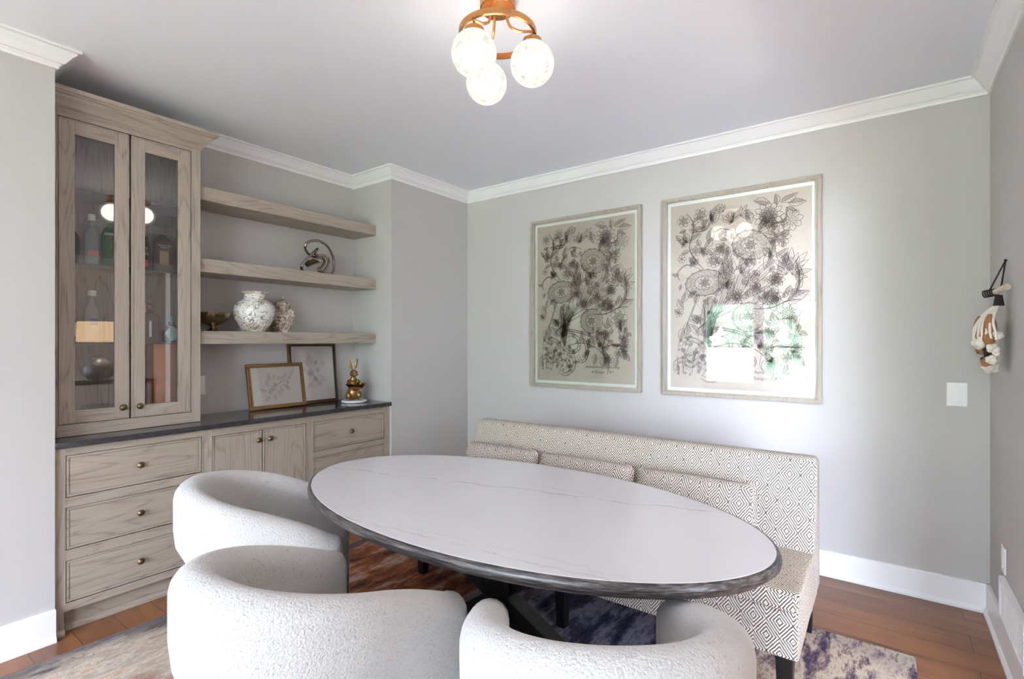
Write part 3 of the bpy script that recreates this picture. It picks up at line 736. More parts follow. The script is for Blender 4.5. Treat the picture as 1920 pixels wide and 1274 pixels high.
# ------------------------------------------------------------------ leaning pictures on the counter
def ribbon(bm, pts, w, M, taper=True):
    """ink line: pts 2D -> flat ribbon in local xy plane transformed by M"""
    n = len(pts); rows = []
    for i, p in enumerate(pts):
        a = pts[max(i-1, 0)]; b = pts[min(i+1, n-1)]; d = Vector((b[0]-a[0], b[1]-a[1]))
        if d.length < 1e-9: d = Vector((1, 0))
        d.normalize(); k = w/2*(1 if not taper else (.45+.55*math.sin(PI*(i+.5)/n)))
        rows.append([bm.verts.new(M @ Vector((p[0]-d.y*k, p[1]+d.x*k, 0))), bm.verts.new(M @ Vector((p[0]+d.y*k, p[1]-d.x*k, 0)))])
    grid_faces(bm, rows)
class Ink:
    fill = False
    def __init__(s, M, sx, sy, lw, rnd): s.bm = B(); s.wash = B(); s.M = M; s.sx = sx; s.sy = sy; s.lw = lw; s.r = rnd
    def line(s, pts, w=1, sm=True):
        P = [(p[0]*s.sx, p[1]*s.sy, 0) for p in pts]
        if sm and len(P) > 2: P = [tuple(v) for v in spline(P, 5)]
        ribbon(s.bm, [(p[0], p[1]) for p in P], s.lw*w, s.M)
    def loc(s, x, y, a, u, v):
        c, n = math.cos(a), math.sin(a); return (x+(u*c-v*n)/s.sx, y+(u*n+v*c)/s.sy)
    def leaf(s, x, y, ln, wd, a, veins=3):
        """x,y normalised, ln,wd metres"""
        f = lambda u, v: s.loc(x, y, a, u, v)
        b = s.r.uniform(-.12, .12)*ln
        up = [(0, 0), (ln*.25, wd*.42+b*.3), (ln*.55, wd*.5+b), (ln*.8, wd*.26+b*.8), (ln, b*.5), (ln*.5, b*.8)]
        if s.fill: s.wash.faces.new([s.wash.verts.new(s.M @ Vector((f(u, v)[0]*s.sx, f(u, v)[1]*s.sy, -.0002))) for u, v in up])
        s.line([f(0, 0), f(ln*.25, wd*.42+b*.3), f(ln*.55, wd*.5+b), f(ln, b*.5)])
        s.line([f(0, 0), f(ln*.25, -wd*.42+b*.3), f(ln*.55, -wd*.5+b), f(ln, b*.5)])
        s.line([f(0, 0), f(ln*.5, b*.8), f(ln*.95, b*.5)], .8)
        for i in range(veins):
            u = ln*(.22+.6*i/max(veins, 1))
            s.line([f(u, b*.5), f(u+ln*.14, wd*.33+b*.7)], .6, False); s.line([f(u, b*.5), f(u+ln*.14, -wd*.33+b*.7)], .6, False)
    def oval(s, x, y, rx, ry, a=0, w=1, n=28, a0=0, a1=2*PI):
        s.line([s.loc(x, y, a, rx*math.cos(a0+(a1-a0)*i/n), ry*math.sin(a0+(a1-a0)*i/n)) for i in range(n+1)], w, False)
    def flower(s, x, y, r, n, a=0, rings=1, pointed=True):
        rings = min(rings, 1 if r < .03 else 2); n = n if r > .05 else min(n, 7)
        for g in range(rings):
            R = r*(1-.38*g)
            for i in range(n):
                t = a+2*PI*(i+.5*g)/n; pw = PI/n*1.05
                f = lambda rr, tt: s.loc(x, y, 0, rr*math.cos(tt), rr*math.sin(tt))
                tip = f(R, t)
                s.line([f(R*.25, t-pw*.6), f(R*.72, t-pw*.9), tip if pointed else f(R*.97, t-pw*.3)])
                s.line([f(R*.25, t+pw*.6), f(R*.72, t+pw*.9), tip if pointed else f(R*.97, t+pw*.3)])
                if not pointed: s.line([f(R*.97, t-pw*.3), f(R*1.02, t), f(R*.97, t+pw*.3)])
                for q in ((-.25, 0, .25) if R > .045 else ((0,) if R > .03 else ())): s.line([f(R*.35, t+q*pw), f(R*(.62+.1*(q == 0)), t+q*pw)], .5, False)
        s.oval(x, y, r*.2, r*.2, 0, 1.1, 12); s.oval(x, y, r*.09, r*.09, 0, 1, 8)
    def half(s, x, y, r, a, n=7):
        """bell or lily seen from the side"""
        for i in range(n):
            t = a+(-.95+1.9*i/(n-1)); f = lambda rr, dt: s.loc(x, y, 0, rr*math.cos(t+dt), rr*math.sin(t+dt))
            k = r*(1.1 if i % 2 else .9)
            s.line([f(.02*r, 0), f(k*.6, -.2), f(k, 0)]); s.line([f(.02*r, 0), f(k*.6, .2), f(k, 0)]); s.line([f(.45*r, 0), f(k*.8, 0)], .5, False)
    def medal(s, x, y, rx, ry, a):
        for k, w in ((1, 1.6), (.93, .9), (.55, 1), (.5, .8)): s.oval(x, y, rx*k, ry*k, a, w, 40)
        n = 15
        for i in range(n):
            t = 2*PI*i/n; f = lambda k, dt=0: s.loc(x, y, a, rx*k*math.cos(t+dt), ry*k*math.sin(t+dt))
            s.line([f(.55), f(.93)], 1, False)
            s.line([f(.62, .08), f(.86, .08), f(.86, .33), f(.62, .33), f(.62, .08)], .8, False)
            s.line([f(.68, .15), f(.8, .2), f(.7, .26)], .8); s.line([f(.66, .2), f(.83, .27)], .7, False)
            s.line([f(1.0), f(1.07, .06), f(1.0, .14)], 1.2)
        s.flower(x, y, min(rx, ry)*.5, 8, a, 2, False)
    def feather(s, x0, y0, x1, y1, wd):
        dx, dy = (x1-x0)*s.sx, (y1-y0)*s.sy; ln = math.hypot(dx, dy); a = math.atan2(dy, dx)
        f = lambda u, v: s.loc(x0, y0, a, u, v)
        for k in (-1, -.5, 0, .5, 1):
            s.line([f(0, k*wd*.18), f(ln*.3, k*wd*.42), f(ln*.7, k*wd*.5+.004*s.r.uniform(-1, 1)), f(ln, k*wd*.12)], 1.1 if abs(k) == 1 else .6)
        m = int(ln/.012)
        for i in range(m):
            u = ln*(.1+.8*i/m); v = wd*.42*math.sin(PI*min(1, u/ln*.8+.2)); s.line([f(u, 0), f(u+.012, v)], .5, False); s.line([f(u, 0), f(u+.012, -v)], .5, False)
    def band(s, pts, wd, deco=True):
        P = [Vector((p[0]*s.sx, p[1]*s.sy, 0)) for p in pts]; P = spline(P, 6)
        for o, w in ((-wd/2, 1.3), (wd/2, 1.3), (-wd*.32, .6), (wd*.32, .6)):
            q = []
            for i, p in enumerate(P):
                d = (P[min(i+1, len(P)-1)]-P[max(i-1, 0)]).normalized(); q.append(((p.x-d.y*o)/s.sx, (p.y+d.x*o)/s.sy))
            s.line(q, w, False)
        if deco:
            for i in range(2, len(P)-2, 3):
                p = P[i]; s.oval(p.x/s.sx, p.y/s.sy, wd*.18, wd*.18, 0, .8, 6)

def lean_frame(name, lab, y0, y1, h, x0, x1, fmat, lip, inner, seed, draw):
    """frame leaning back: foot at x0, top at x1"""
    th = math.atan2(x0-x1, h); t = thing(name, lab, 'picture frame', (x0-.012, (y0+y1)/2, .9075))
    w = y1-y0; hh = math.hypot(h, x0-x1)
    # local frame: u along +y, v up the lean, n toward the room
    M = Matrix.Translation((x0-.018, y0, .9085)) @ Matrix.Rotation(-th, 4, 'Y') @ FACE_X
    bm = B(); fw = inner
    for (a, b_, c, d) in ((0, w, 0, fw), (0, w, hh-fw, hh), (0, fw, fw, hh-fw), (w-fw, w, fw, hh-fw)):
        rbox(bm, a, b_, c, d, 0, .018, .0025, 2, M)
    obj('frame', bm, fmat, t)
    bm = B(); l2 = fw*.72
    for (a, b_, c, d) in ((l2, w-l2, l2, fw+.003), (l2, w-l2, hh-fw-.003, hh-l2), (l2, fw+.003, l2, hh-l2), (w-fw-.003, w-l2, l2, hh-l2)):
        box(bm, a, b_, c, d, .004, .0205, M)
    obj('inner_lip', bm, lip, t)
    bm = B(); box(bm, fw-.002, w-fw+.002, fw-.002, hh-fw+.002, .002, .006, M); obj('paper', bm, MATBOARD, t)
    ink = Ink(M @ Matrix.Translation((0, 0, .0066)), w, hh, .0011, random.Random(seed)); draw(ink); obj('botanical_drawing', ink.bm, INKSOFT, t, smooth=0)
    bm = B(); box(bm, fw, w-fw, fw, hh-fw, .010, .0115, M); obj('glass', bm, PICGLASS, t, smooth=0)
def spray(ink):
    ink.line([(.33, .33), (.42, .47), (.55, .55), (.70, .62), (.75, .68)], 1.1)
    for x, y, r, n in ((.42, .42, .020, 7), (.47, .53, .016, 6), (.37, .36, .012, 5), (.74, .67, .012, 5), (.70, .56, .012, 5)): ink.flower(x, y, r, n, .3, 2, False)
    for x, y, a in ((.35, .5, 2), (.38, .58, 1.8), (.45, .62, 1.4), (.52, .60, 1.1), (.58, .62, .9), (.62, .52, -.6), (.55, .47, -.9), (.50, .40, -1.0), (.45, .32, -1.4), (.36, .28, -2.2), (.31, .40, 2.8), (.66, .66, 1.3), (.77, .72, 1.0), (.68, .50, -1.2), (.40, .66, 2.0)):
        ink.leaf(x, y, .046, .020, a, 4); ink.line([(x, y), ((x+.5)/2, (y+.5)/2), (.50, .52)], .6)
def bouquet(ink):
    ink.flower(.44, .50, .030, 8, 0, 3, False); ink.flower(.60, .55, .022, 7, .4, 3, False); ink.flower(.55, .40, .018, 7, 0, 2, False); ink.flower(.57, .68, .017, 6, 0, 2)
    for i in range(9): ink.line([(.52, .45), (.49+.02*i-.02, .33), (.44+.026*i, .24+.012*(i % 3))], .9)
    for x, y, a in ((.40, .62, 2.2), (.42, .66, 1.9), (.48, .64, 1.5), (.36, .55, 2.8), (.52, .60, 1.3), (.58, .35, -.5), (.62, .38, -.2), (.46, .34, -2.4), (.60, .45, -.3), (.45, .72, 1.9), (.64, .62, .6)):
        ink.leaf(x, y, .052, .022, a, 4); ink.line([(x, y), ((x+.5)/2, (y+.45)/2), (.52, .45)], .6)
lean_frame('picture_frame', 'small landscape picture of a flower spray in a bronze frame, leaning on the dark counter', -1.806, -1.392, .308, -.342, -.402, FRAMEGOLD, FRAMEGOLD, .021, 3, spray)
lean_frame('picture_frame', 'taller upright flower bouquet picture in a black and gold frame, behind the bronze-framed one', -1.482, -1.083, .449, -.400, -.4465, FRAMEGOLD, FRAMEBLK, .017, 4, bouquet)

# ------------------------------------------------------------------ rabbit figurine
t = thing('rabbit_figurine', 'gold rabbit figurine holding a bowl on a round white base, right end of the counter', 'figurine', (-.215, -1.075, .9075), math.atan2(-2.446, 3.28)+.25)
bm = B(); lathe(bm, [(0, 0), (.088, 0), (.094, .004), (.094, .013), (.090, .018), (0, .018)], seg=48); obj('marble_base', bm, MARBLEW, t, world=False)
E_ = lambda c, r, s=(1, 1, 1), m=None: (lambda bm: ball(bm, c, r, 20, s, m))
RY = lambda a: Matrix.Rotation(a, 4, 'Y'); RX = lambda a: Matrix.Rotation(a, 4, 'X')
parts = [E_((-.035, .0, .070), .048, (1.0, .95, 1.15)), E_((-.03, 0, .125), .036, (.9, .95, 1.3)), E_((-.022, 0, .175), .027, (.9, .95, 1.1)),
         E_((-.010, 0, .222), .030, (1.15, .92, 1.0)), E_((.016, 0, .214), .017, (1.1, .9, .8)), E_((.028, 0, .216), .006),
         E_((-.004, .02, .215), .013), E_((-.004, -.02, .215), .013),
         E_((-.026, .022, .295), .012, (.55, .95, 4.0), RX(-.22)), E_((-.026, -.024, .292), .012, (.55, .95, 3.9), RX(.38)),
         E_((-.02, .040, .052), .030, (1.2, .7, 1.1)), E_((-.02, -.040, .052), .030, (1.2, .7, 1.1)),
         E_((.018, .036, .026), .013, (2.4, .8, .6)), E_((.018, -.036, .026), .013, (2.4, .8, .6)),
         E_((-.085, 0, .055), .018),
         (lambda bm: tube(bm, [(-.03, .03, .165), (-.01, .044, .15), (.022, .046, .145), (.045, .036, .142)], [.014, .012, .010, .009], 10)),
         (lambda bm: tube(bm, [(-.03, -.03, .165), (-.01, -.044, .15), (.022, -.046, .145), (.045, -.036, .142)], [.014, .012, .010, .009], 10))]
blobmesh('rabbit_body', parts, GOLD, t, .0028, 3, world=False)
for s in (-1, 1):
    bm = B(); ball(bm, (.010, s*.0225, .229), .0038, 10); obj('eye', bm, FRAMEBLK, t, world=False)
bm = B(); lathe(bm, [(0, 0), (.022, 0), (.024, .004), (.045, .014), (.068, .032), (.078, .046), (.075, .048), (.062, .036), (.03, .016), (0, .012)], (.058, 0, .098), 36); obj('bowl', bm, COPPER, t, world=False)

# ------------------------------------------------------------------ plates, switch and vent
def plate(name, lab, axis, a0, a1, u0, u1, v0, v1, kind):
    c = {'x': (a0, (u0+u1)/2, (v0+v1)/2), 'y': ((u0+u1)/2, a1, (v0+v1)/2)}[axis]
    t = thing(name, lab, name.replace('_', ' '), c)
    bm = B(); panel(bm, axis, a0, a1, u0, u1, v0, v1); obj('cover_plate', bm, WHITEPL, t, bevel=.002)
    out = a1 if axis == 'x' and a0 < 0 else a0
    sg = 1 if (axis == 'x' and a0 < 0) else -1
    uc, vc = (u0+u1)/2, (v0+v1)/2
    p = sorted((out, out+sg*.003))
    if kind == 'rocker':
        bm = B(); panel(bm, axis, p[0], p[1], uc-.017, uc+.017, vc-.034, vc+.034); obj('rocker', bm, TRIM, t, bevel=.001)
    else:
        for dz in (-.02, .02):
            bm = B(); panel(bm, axis, p[0], p[1], uc-.016, uc+.016, vc+dz-.014, vc+dz+.014); s = obj('socket', bm, TRIM, t, bevel=.001)
            bm = B(); q = sorted((out+sg*.0031, out+sg*.0036))
            for du in (-.006, .006): panel(bm, axis, q[0], q[1], uc+du-.001, uc+du+.001, vc+dz-.005, vc+dz+.005)
            obj('slot', bm, BLACK, s)
    for dv in (-.050, .050) if kind == 'rocker' else (0,):
        bm = B(); M = Matrix.Translation((out, uc, vc+dv)) @ Matrix.Rotation(PI/2*sg, 4, 'Y') if axis == 'x' else Matrix.Translation((uc, out, vc+dv)) @ Matrix.Rotation(PI/2, 4, 'X')
        lathe(bm, [(0, 0), (.003, 0), (.0028, .0012), (0, .0012)], (0, 0, 0), 10, mtx=M)
        obj('screw', bm, TRIM, t)
plate('light_switch', 'white rocker light switch on the grey wall right of the large pictures', 'y', -.006, 0, 3.345, 3.427, 1.039, 1.162, 'rocker')
plate('wall_outlet', 'white wall outlet in the alcove just right of the hutch, above the dark counter', 'x', -D, -D+.006, -2.110, -2.037, 1.034, 1.155, 'socket')
plate('wall_outlet', 'white wall outlet low on the right-hand wall above the vent grille', 'x', W-.006, W, -.425, -.345, .345, .462, 'rocker')
t = thing('vent_grille', 'white return-air grille low on the right-hand wall above the baseboard', 'vent', (W, -.65, .15))
bm = B(); ring_frame(bm, 'x', W-.022, W-.0005, -.90, -.40, .148, .335, .022); obj('frame', bm, TRIM, t, bevel=.0015)
bm = B()
for i in range(22):
    y = -.874+i*.0215; box(bm, W-.017, W-.004, y, y+.010, .170, .313)
obj('slats', bm, TRIM, t)

# ------------------------------------------------------------------ the two large botanical prints
def photo_homography():
    src = [(68, 210), (830, 80), (820, 1200), (60, 1165)]; dst = [(0, 1), (1, 1), (1, 0), (0, 0)]
    import numpy as np
    A = []; b = []
    for (x, y), (u, v) in zip(src, dst):
        A.append([x, y, 1, 0, 0, 0, -u*x, -u*y]); b.append(u); A.append([0, 0, 0, x, y, 1, -v*x, -v*y]); b.append(v)
    h = np.linalg.solve(np.array(A, float), np.array(b, float))
    return lambda p: tuple(((h[0]*p[0]+h[1]*p[1]+h[2])/(h[6]*p[0]+h[7]*p[1]+1), (h[3]*p[0]+h[4]*p[1]+h[5])/(h[6]*p[0]+h[7]*p[1]+1)))
HG = photo_homography()
def botanical(k):
    P = HG; mm = .0011
    def st(pts, w=1.5): k.line([P(p) for p in pts], w)
    def dst_stem(pts): st(pts, 1.5); st([(x+5, y+2) for x, y in pts], 1.0)
    def fl(x, y, r, n, a=0, rings=1, pt=True): u, v = P((x, y)); k.flower(u, v, r*mm*1.2, n, a, rings, pt)
    def lf(x, y, ln, deg, wd=.4, ve=4): u, v = P((x, y)); k.leaf(u, v, ln*mm*1.35, ln*wd*mm*1.55, math.radians(deg), ve)
    def hf(x, y, r, deg, n=7):
        n = max(5, n-2); u, v = P((x, y)); k.half(u, v, r*mm, math.radians(deg), n)
    def fe(a, b, w): u, v = P(a); q, r = P(b); k.feather(u, v, q, r, w*mm)
    # stems
    for s in ([(240, 540), (190, 480), (165, 420), (185, 340), (185, 290), (150, 240)], [(205, 340), (260, 320), (300, 240)], [(500, 745), (600, 738), (690, 700), (765, 690)],
              [(690, 700), (745, 640), (755, 560), (735, 480)], [(560, 965), (640, 940), (705, 935), (745, 830)], [(640, 942), (730, 950), (765, 950)], [(130, 880), (170, 780), (205, 690)],
              [(110, 600), (100, 560), (150, 515), (225, 540)], [(530, 345), (560, 300), (590, 270)], [(540, 340), (620, 290), (680, 270), (690, 200)], [(290, 950), (400, 930), (520, 965), (600, 1040)],
              [(380, 300), (395, 270), (410, 230)], [(300, 340), (340, 320), (400, 330)]): dst_stem(s)
    # bundle rising from the bow at the lower left
    for i, tip in enumerate([(235, 690), (262, 680), (290, 690), (318, 700), (345, 700), (380, 690), (400, 660), (360, 600), (420, 560)]):
        st([(235+i*5, 925), (250+i*6, 820), tip], 1.3); st([(240+i*5, 925), (258+i*6, 820), (tip[0]+8, tip[1]+6)], .9); st([(238+i*5, 900), (262+i*6, 800), (tip[0]+14, tip[1]+20)], .7)
    # medallion blooms
    for x, y, rx, ry, a in ((245, 610, 112, 78, .1), (495, 405, 100, 84, -.35), (478, 790, 84, 84, .2)):
        u, v = P((x, y)); k.medal(u, v, rx*mm, ry*mm, a)
    # blooms
    fl(230, 250, 36, 6, .2, 2, False); fl(135, 285, 32, 6, 0, 2, False); fl(125, 485, 22, 6, 0, 3, False); fl(592, 245, 68, 12, 0, 3); fl(590, 262, 40, 9, .2, 2); fl(715, 268, 52, 8, .2, 1)
    fl(655, 362, 44, 9, 0, 2, False); fl(500, 575, 36, 9, 0, 1); fl(420, 682, 38, 12, 0, 2, False); fl(295, 490, 40, 8, 0, 3); fl(200, 440, 32, 6, 0, 2); fl(108, 772, 22, 6, 0, 2, False)
    fl(600, 690, 60, 8, .3, 3, False); fl(695, 765, 52, 7, 0, 3, False); fl(600, 872, 24, 7, 0, 2, False); fl(748, 912, 24, 6, 0, 2, False); fl(740, 952, 30, 8, 0, 2, False); fl(610, 1040, 38, 6, 0, 2)
    fl(690, 1000, 28, 6, 0, 2); fl(520, 640, 30, 8, 0, 2); fl(335, 430, 34, 7, .4, 2); fl(330, 560, 22, 7, 0, 2); fl(640, 590, 30, 7, 0, 2, False); fl(205, 805, 24, 6, 0, 2, False)
    hf(395, 290, 74, 100, 9); hf(440, 250, 66, 30, 7); hf(350, 230, 46, 130, 5); hf(705, 540, 118, 85, 9); hf(715, 560, 90, 40, 7); hf(690, 560, 84, 130, 7); hf(205, 830, 60, 95, 5); hf(560, 720, 60, 60, 7); hf(610, 620, 60, 70, 7); hf(320, 510, 46, 60, 5)
    # leaves
    for q in ((150, 330, 34, 200), (165, 330, 44, -20), (180, 300, 56, 25), (160, 400, 60, 110), (165, 400, 66, 35), (185, 345, 60, 20), (150, 410, 46, 150), (165, 440, 40, 200), (245, 320, 50, 60), (290, 300, 95, 70), (300, 290, 60, 110),
              (100, 700, 60, -60), (130, 720, 60, 80), (160, 690, 46, 40), (190, 720, 50, 60), (120, 780, 40, 150), (150, 820, 70, -100), (165, 830, 70, -60), (180, 780, 60, -50), (130, 850, 60, -110),
              (600, 180, 66, 165), (660, 175, 70, 30), (700, 180, 66, 0), (640, 190, 50, 100), (690, 200, 50, -30), (500, 290, 66, 110), (540, 330, 60, 70), (560, 340, 66, -20), (590, 360, 76, -70), (600, 440, 80, -110), (690, 700, 90, 25),
              (740, 640, 50, 60), (750, 600, 60, 80), (760, 560, 50, 100), (700, 650, 46, 0), (590, 850, 60, -160), (640, 830, 60, 110), (700, 880, 90, 60), (720, 860, 66, 90), (560, 960, 110, 100), (540, 970, 100, 60), (560, 970, 120, -70), (600, 1000, 80, -110),
              (640, 950, 60, 10), (700, 960, 66, -70), (720, 980, 66, -50), (680, 1020, 60, -110), (510, 1000, 60, -100), (500, 960, 60, 140), (420, 920, 60, 100), (460, 930, 50, 60), (120, 620, 30, -100), (110, 570, 34, 170), (170, 530, 34, 60),
              (380, 380, 60, 140), (270, 400, 70, 80), (250, 430, 60, 60), (265, 460, 50, 130), (330, 380, 50, 60), (345, 460, 56, 90), (360, 500, 60, 80), (355, 560, 60, 100), (380, 620, 80, 75), (400, 560, 70, 90), (440, 560, 100, 60), (600, 480, 60, 80), (630, 470, 60, 40), (560, 420, 60, -40)):
        lf(q[0], q[1], q[2], q[3], .38)
    for a, b_, w in (((405, 700), (480, 520), 60), ((470, 640), (620, 480), 58), ((450, 690), (640, 560), 52), ((500, 720), (610, 620), 46), ((380, 640), (360, 430), 44), ((330, 660), (350, 500), 40), ((250, 700), (240, 880), 40), ((300, 700), (270, 880), 44), ((640, 560), (700, 440), 40), ((370, 700), (400, 600), 36)): fe(a, b_, w)
    # ribbon and bow
    for pts, w in (([(95, 1090), (90, 1040), (130, 1020), (170, 1050), (215, 1020), (240, 1050), (220, 1100)], 30), ([(110, 960), (130, 915), (190, 915), (230, 950), (215, 1010)], 26), ([(150, 1090), (165, 1000), (195, 930)], 54), ([(250, 930), (300, 880), (370, 900), (380, 960), (330, 990), (270, 970), (250, 930)], 22),
                   ([(300, 990), (340, 1030), (335, 1090), (280, 1130), (220, 1110)], 24), ([(380, 900), (430, 930), (440, 1010), (400, 1050), (370, 1010)], 20), ([(270, 1030), (300, 1060), (290, 1100)], 30), ([(110, 1000), (115, 1100)], 34), ([(350, 880), (300, 850), (420, 870), (500, 900)], 14), ([(250, 700), (255, 790), (245, 880)], 26)):
        k.band([P(p) for p in pts], w*mm)
    r = k.r
    for i in range(80):   # filling leaves inside the bouquet
        x = r.uniform(120, 700); y = r.uniform(300, 720)
        if (x-245)**2/112**2+(y-610)**2/78**2 < 1.1 or (x-495)**2/100**2+(y-405)**2/84**2 < 1.1: continue
        lf(x, y, r.uniform(26, 46), r.uniform(30, 150), .5, 3)
    for i in range(70):
        x = r.uniform(400, 760); y = r.uniform(820, 1010)
        if i % 2: lf(x, y, r.uniform(24, 44), r.uniform(0, 360), .45, 3)
    for i in range(46):
        x = r.uniform(95, 360); y = r.uniform(880, 1090); lf(x, y, r.uniform(16, 26), r.uniform(0, 360), .6, 2)
    for i in range(14):
        a = PI*(.25+.04*i); st([(240+i*3, 905), (250+60*math.cos(a), 905-70*math.sin(a)), (260+i*22-60, 720-10*(i % 3))], .9)
    for i in range(60):
        x = r.uniform(250, 640); y = r.uniform(400, 720); u, v = P((x, y)); k.oval(u, v, .004, .004, 0, .9, 6)
    for i in range(26):
        x = r.uniform(95, 330); y = r.uniform(950, 1110); u, v = P((x, y)); k.oval(u, v, .008, .007, 0, 1, 8); k.oval(u, v, .003, .003, 0, 1, 6)
def art(x0, x1, lab):
    z0, z1 = 1.008, 2.362
    t = thing('framed_botanical_print', lab, 'picture', ((x0+x1)/2, -.001, z0), 0, 'large botanical prints on the back wall')
    bm = B(); ring_frame(bm, 'y', -.034, -.002, x0, x1, z0, z1, .022); obj('frame', bm, FRAMESILV, t, bevel=.002)
    bm = B(); ring_frame(bm, 'y', -.030, -.020, x0+.020, x1-.020, z0+.020, z1-.020, .010); obj('inner_lip', bm, FRAMESILV, t, bevel=.001)
    bm = B(); box(bm, x0+.02, x1-.02, -.010, -.006, z0+.02, z1-.02); obj('mat_board', bm, MATBOARD, t)
    a0, a1, b0, b1 = x0+.052, x1-.052, z0+.052, z1-.052
    bm = B(); box(bm, a0, a1, -.0125, -.0102, b0, b1); obj('linen_print', bm, LINEN, t)
    M = Matrix.Translation((a0, -.0128, b0)) @ FACE_Y
    ink = Ink(M, a1-a0, b1-b0, .0029, random.Random(11)); ink.fill = True; botanical(ink); w_ = obj('ink_wash', ink.wash, WASH, t, smooth=0); w_['kind'] = 'stuff'; obj('ink_drawing', ink.bm, INK, t, smooth=0)
    u, v = HG((560, 1085)); u2, v2 = HG((560, 1118))
    text_mesh('eramathon..  mano  my', .030, INK, t, Matrix.Translation((a0+u*(a1-a0), -.0130, b0+v*(b1-b0))) @ FACE_Y, 'handwriting', .3)
    text_mesh('A Sonigo  \u2020 ff *', .030, INK, t, Matrix.Translation((a0+u2*(a1-a0), -.0130, b0+v2*(b1-b0))) @ FACE_Y, 'handwriting', .3)
    bm = B(); box(bm, x0+.025, x1-.025, -.0185, -.0165, z0+.025, z1-.025); obj('picture_glass', bm, PICGLASS, t, smooth=0)
art(.722, 1.672, 'left-hand large framed ink botanical print, left of its twin on the back wall')
art(1.830, 2.784, 'right-hand large framed ink botanical print with window glare, nearer the light switch')

# ------------------------------------------------------------------ wall hanging
t = thing('wall_hanging', 'hanging of cream yarn and tan felt tufts on a pale stick, on the right-hand wall', 'wall hanging', (W, -.45, 1.245))
cx = W-.034; cy_ = -.50
bm = B(); top = (W-.006, -.45, 1.732)
tube(bm, [top, (cx-.028, cy_+.01, 1.60)], .0032, 8); tube(bm, [top, (cx+.004, cy_-.012, 1.597)], .0032, 8); ball(bm, top, .006, 10)
obj('hanging_cord', bm, DARKFIB, t)
bm = B(); tube(bm, [(cx-.045, cy_+.04, 1.583), (cx-.01, cy_, 1.592), (cx+.016, cy_-.075, 1.607)], [.008, .013, .014], 14); obj('stick', bm, DRIFT, t)
bm = B()
for i in range(6):
    q = i/5; c = Vector((cx-.042+.034*q, cy_+.022-.02*q, 1.586+.006*q)); d = Vector((.8, -.55, .15)).normalized(); a = d.orthogonal().normalized(); b_ = d.cross(a)
    tube(bm, [c+(a*math.cos(s*PI/5)+b_*math.sin(s*PI/5))*.0150 for s in range(10)], .0028, 8, True)
obj('wrapping', bm, DARKFIB, t)
bm = B(); lathe(bm, [(0, 1.532), (.019, 1.532), (.015, 1.558), (.012, 1.578), (0, 1.58)], (cx, cy_, 0), 16); obj('bound_neck', bm, DARKFIB, t)
rr = random.Random(8)
def body_r(z):   # outline half-width by height
    ks = [(1.245, .030), (1.27, .052), (1.33, .070), (1.39, .086), (1.44, .084), (1.49, .060), (1.53, .028), (1.545, .018)]
    for (a, ra), (b_, rb) in zip(ks, ks[1:]):
        if a <= z <= b_: return ra+(rb-ra)*(z-a)/(b_-a)
    return .03
def hang_pt(z, ang, k=1.0):
    r = body_r(z)*k; lean = (1.5-z)*.06
    return Vector((min(cx-lean*.3-r*math.cos(ang)*.95+.012, W-.004), cy_+.02-r*1.25*math.sin(ang), z))
def lump(c, r, n, rnd, s=(1, 1, 1)):
    def f(bm):
        for i in range(n):
            d = Vector((rnd.gauss(0, 1), rnd.gauss(0, 1), rnd.gauss(0, 1))).normalized()*r*.6; p = Vector(c)+Vector((d.x*s[0], d.y*s[1], d.z*s[2])); p.x = min(p.x, W-.004-r*.45); ball(bm, p, r*rnd.uniform(.3, .55), 14)
    return f
for i, (z, a, hh) in enumerate(((1.44, -.95, .12), (1.44, -.25, .10), (1.44, .9, .11), (1.32, -1.15, .13), (1.40, .35, .07), (1.35, .05, .06), (1.285, .3, .05), (1.37, -.6, .07), (1.39, .85, .06))):
    bm = B(); p = hang_pt(z, a, .82)
    pts = [p+Vector((-.004*math.sin(s*2), .003*math.cos(s*3+i), (s-.5)*hh)) for s in [q/6 for q in range(7)]]
    tube(bm, pts, [.006, .016, .021, .022, .020, .015, .006], 14); obj('felt_pod', bm, COCOA, t)
bm = B()
for i in range(13):
    a = -1.25+2.5*i/12; e = 1.385+rr.uniform(-.02, .03)
    pts = [Vector((cx, cy_, 1.540))]+[hang_pt(z, a*(1.0-.25*(z-e)/(1.54-e)), 1.08)+Vector((rr.uniform(-.003, .003), rr.uniform(-.004, .004), 0)) for z in (1.52, 1.49, 1.455, 1.42, e)]
    tube(bm, spline(pts, 3), .0048, 7)
obj('yarn_strands', bm, YARN, t)
for i, (z, a, r) in enumerate(((1.372, .25, .036), (1.405, 1.25, .020), (1.35, 1.0, .022), (1.385, -.45, .026), (1.36, -1.1, .022), (1.275, .1, .026), (1.262, -.8, .028), (1.30, .75, .022), (1.262, -.2, .020), (1.33, 1.15, .014))):
    bm = B(); lump(hang_pt(z, a, .86), r, 16, rr)(bm); obj('yarn_tuft', bm, YARN, t, smooth=60)
for i, (z, a, r) in enumerate(((1.34, -.3, .026), (1.335, .55, .018), (1.31, .5, .016), (1.30, -.1, .016))):
    bm = B(); lump(hang_pt(z, a, .84), r, 12, rr)(bm); obj('dark_tuft', bm, DARKFIB, t, smooth=60)

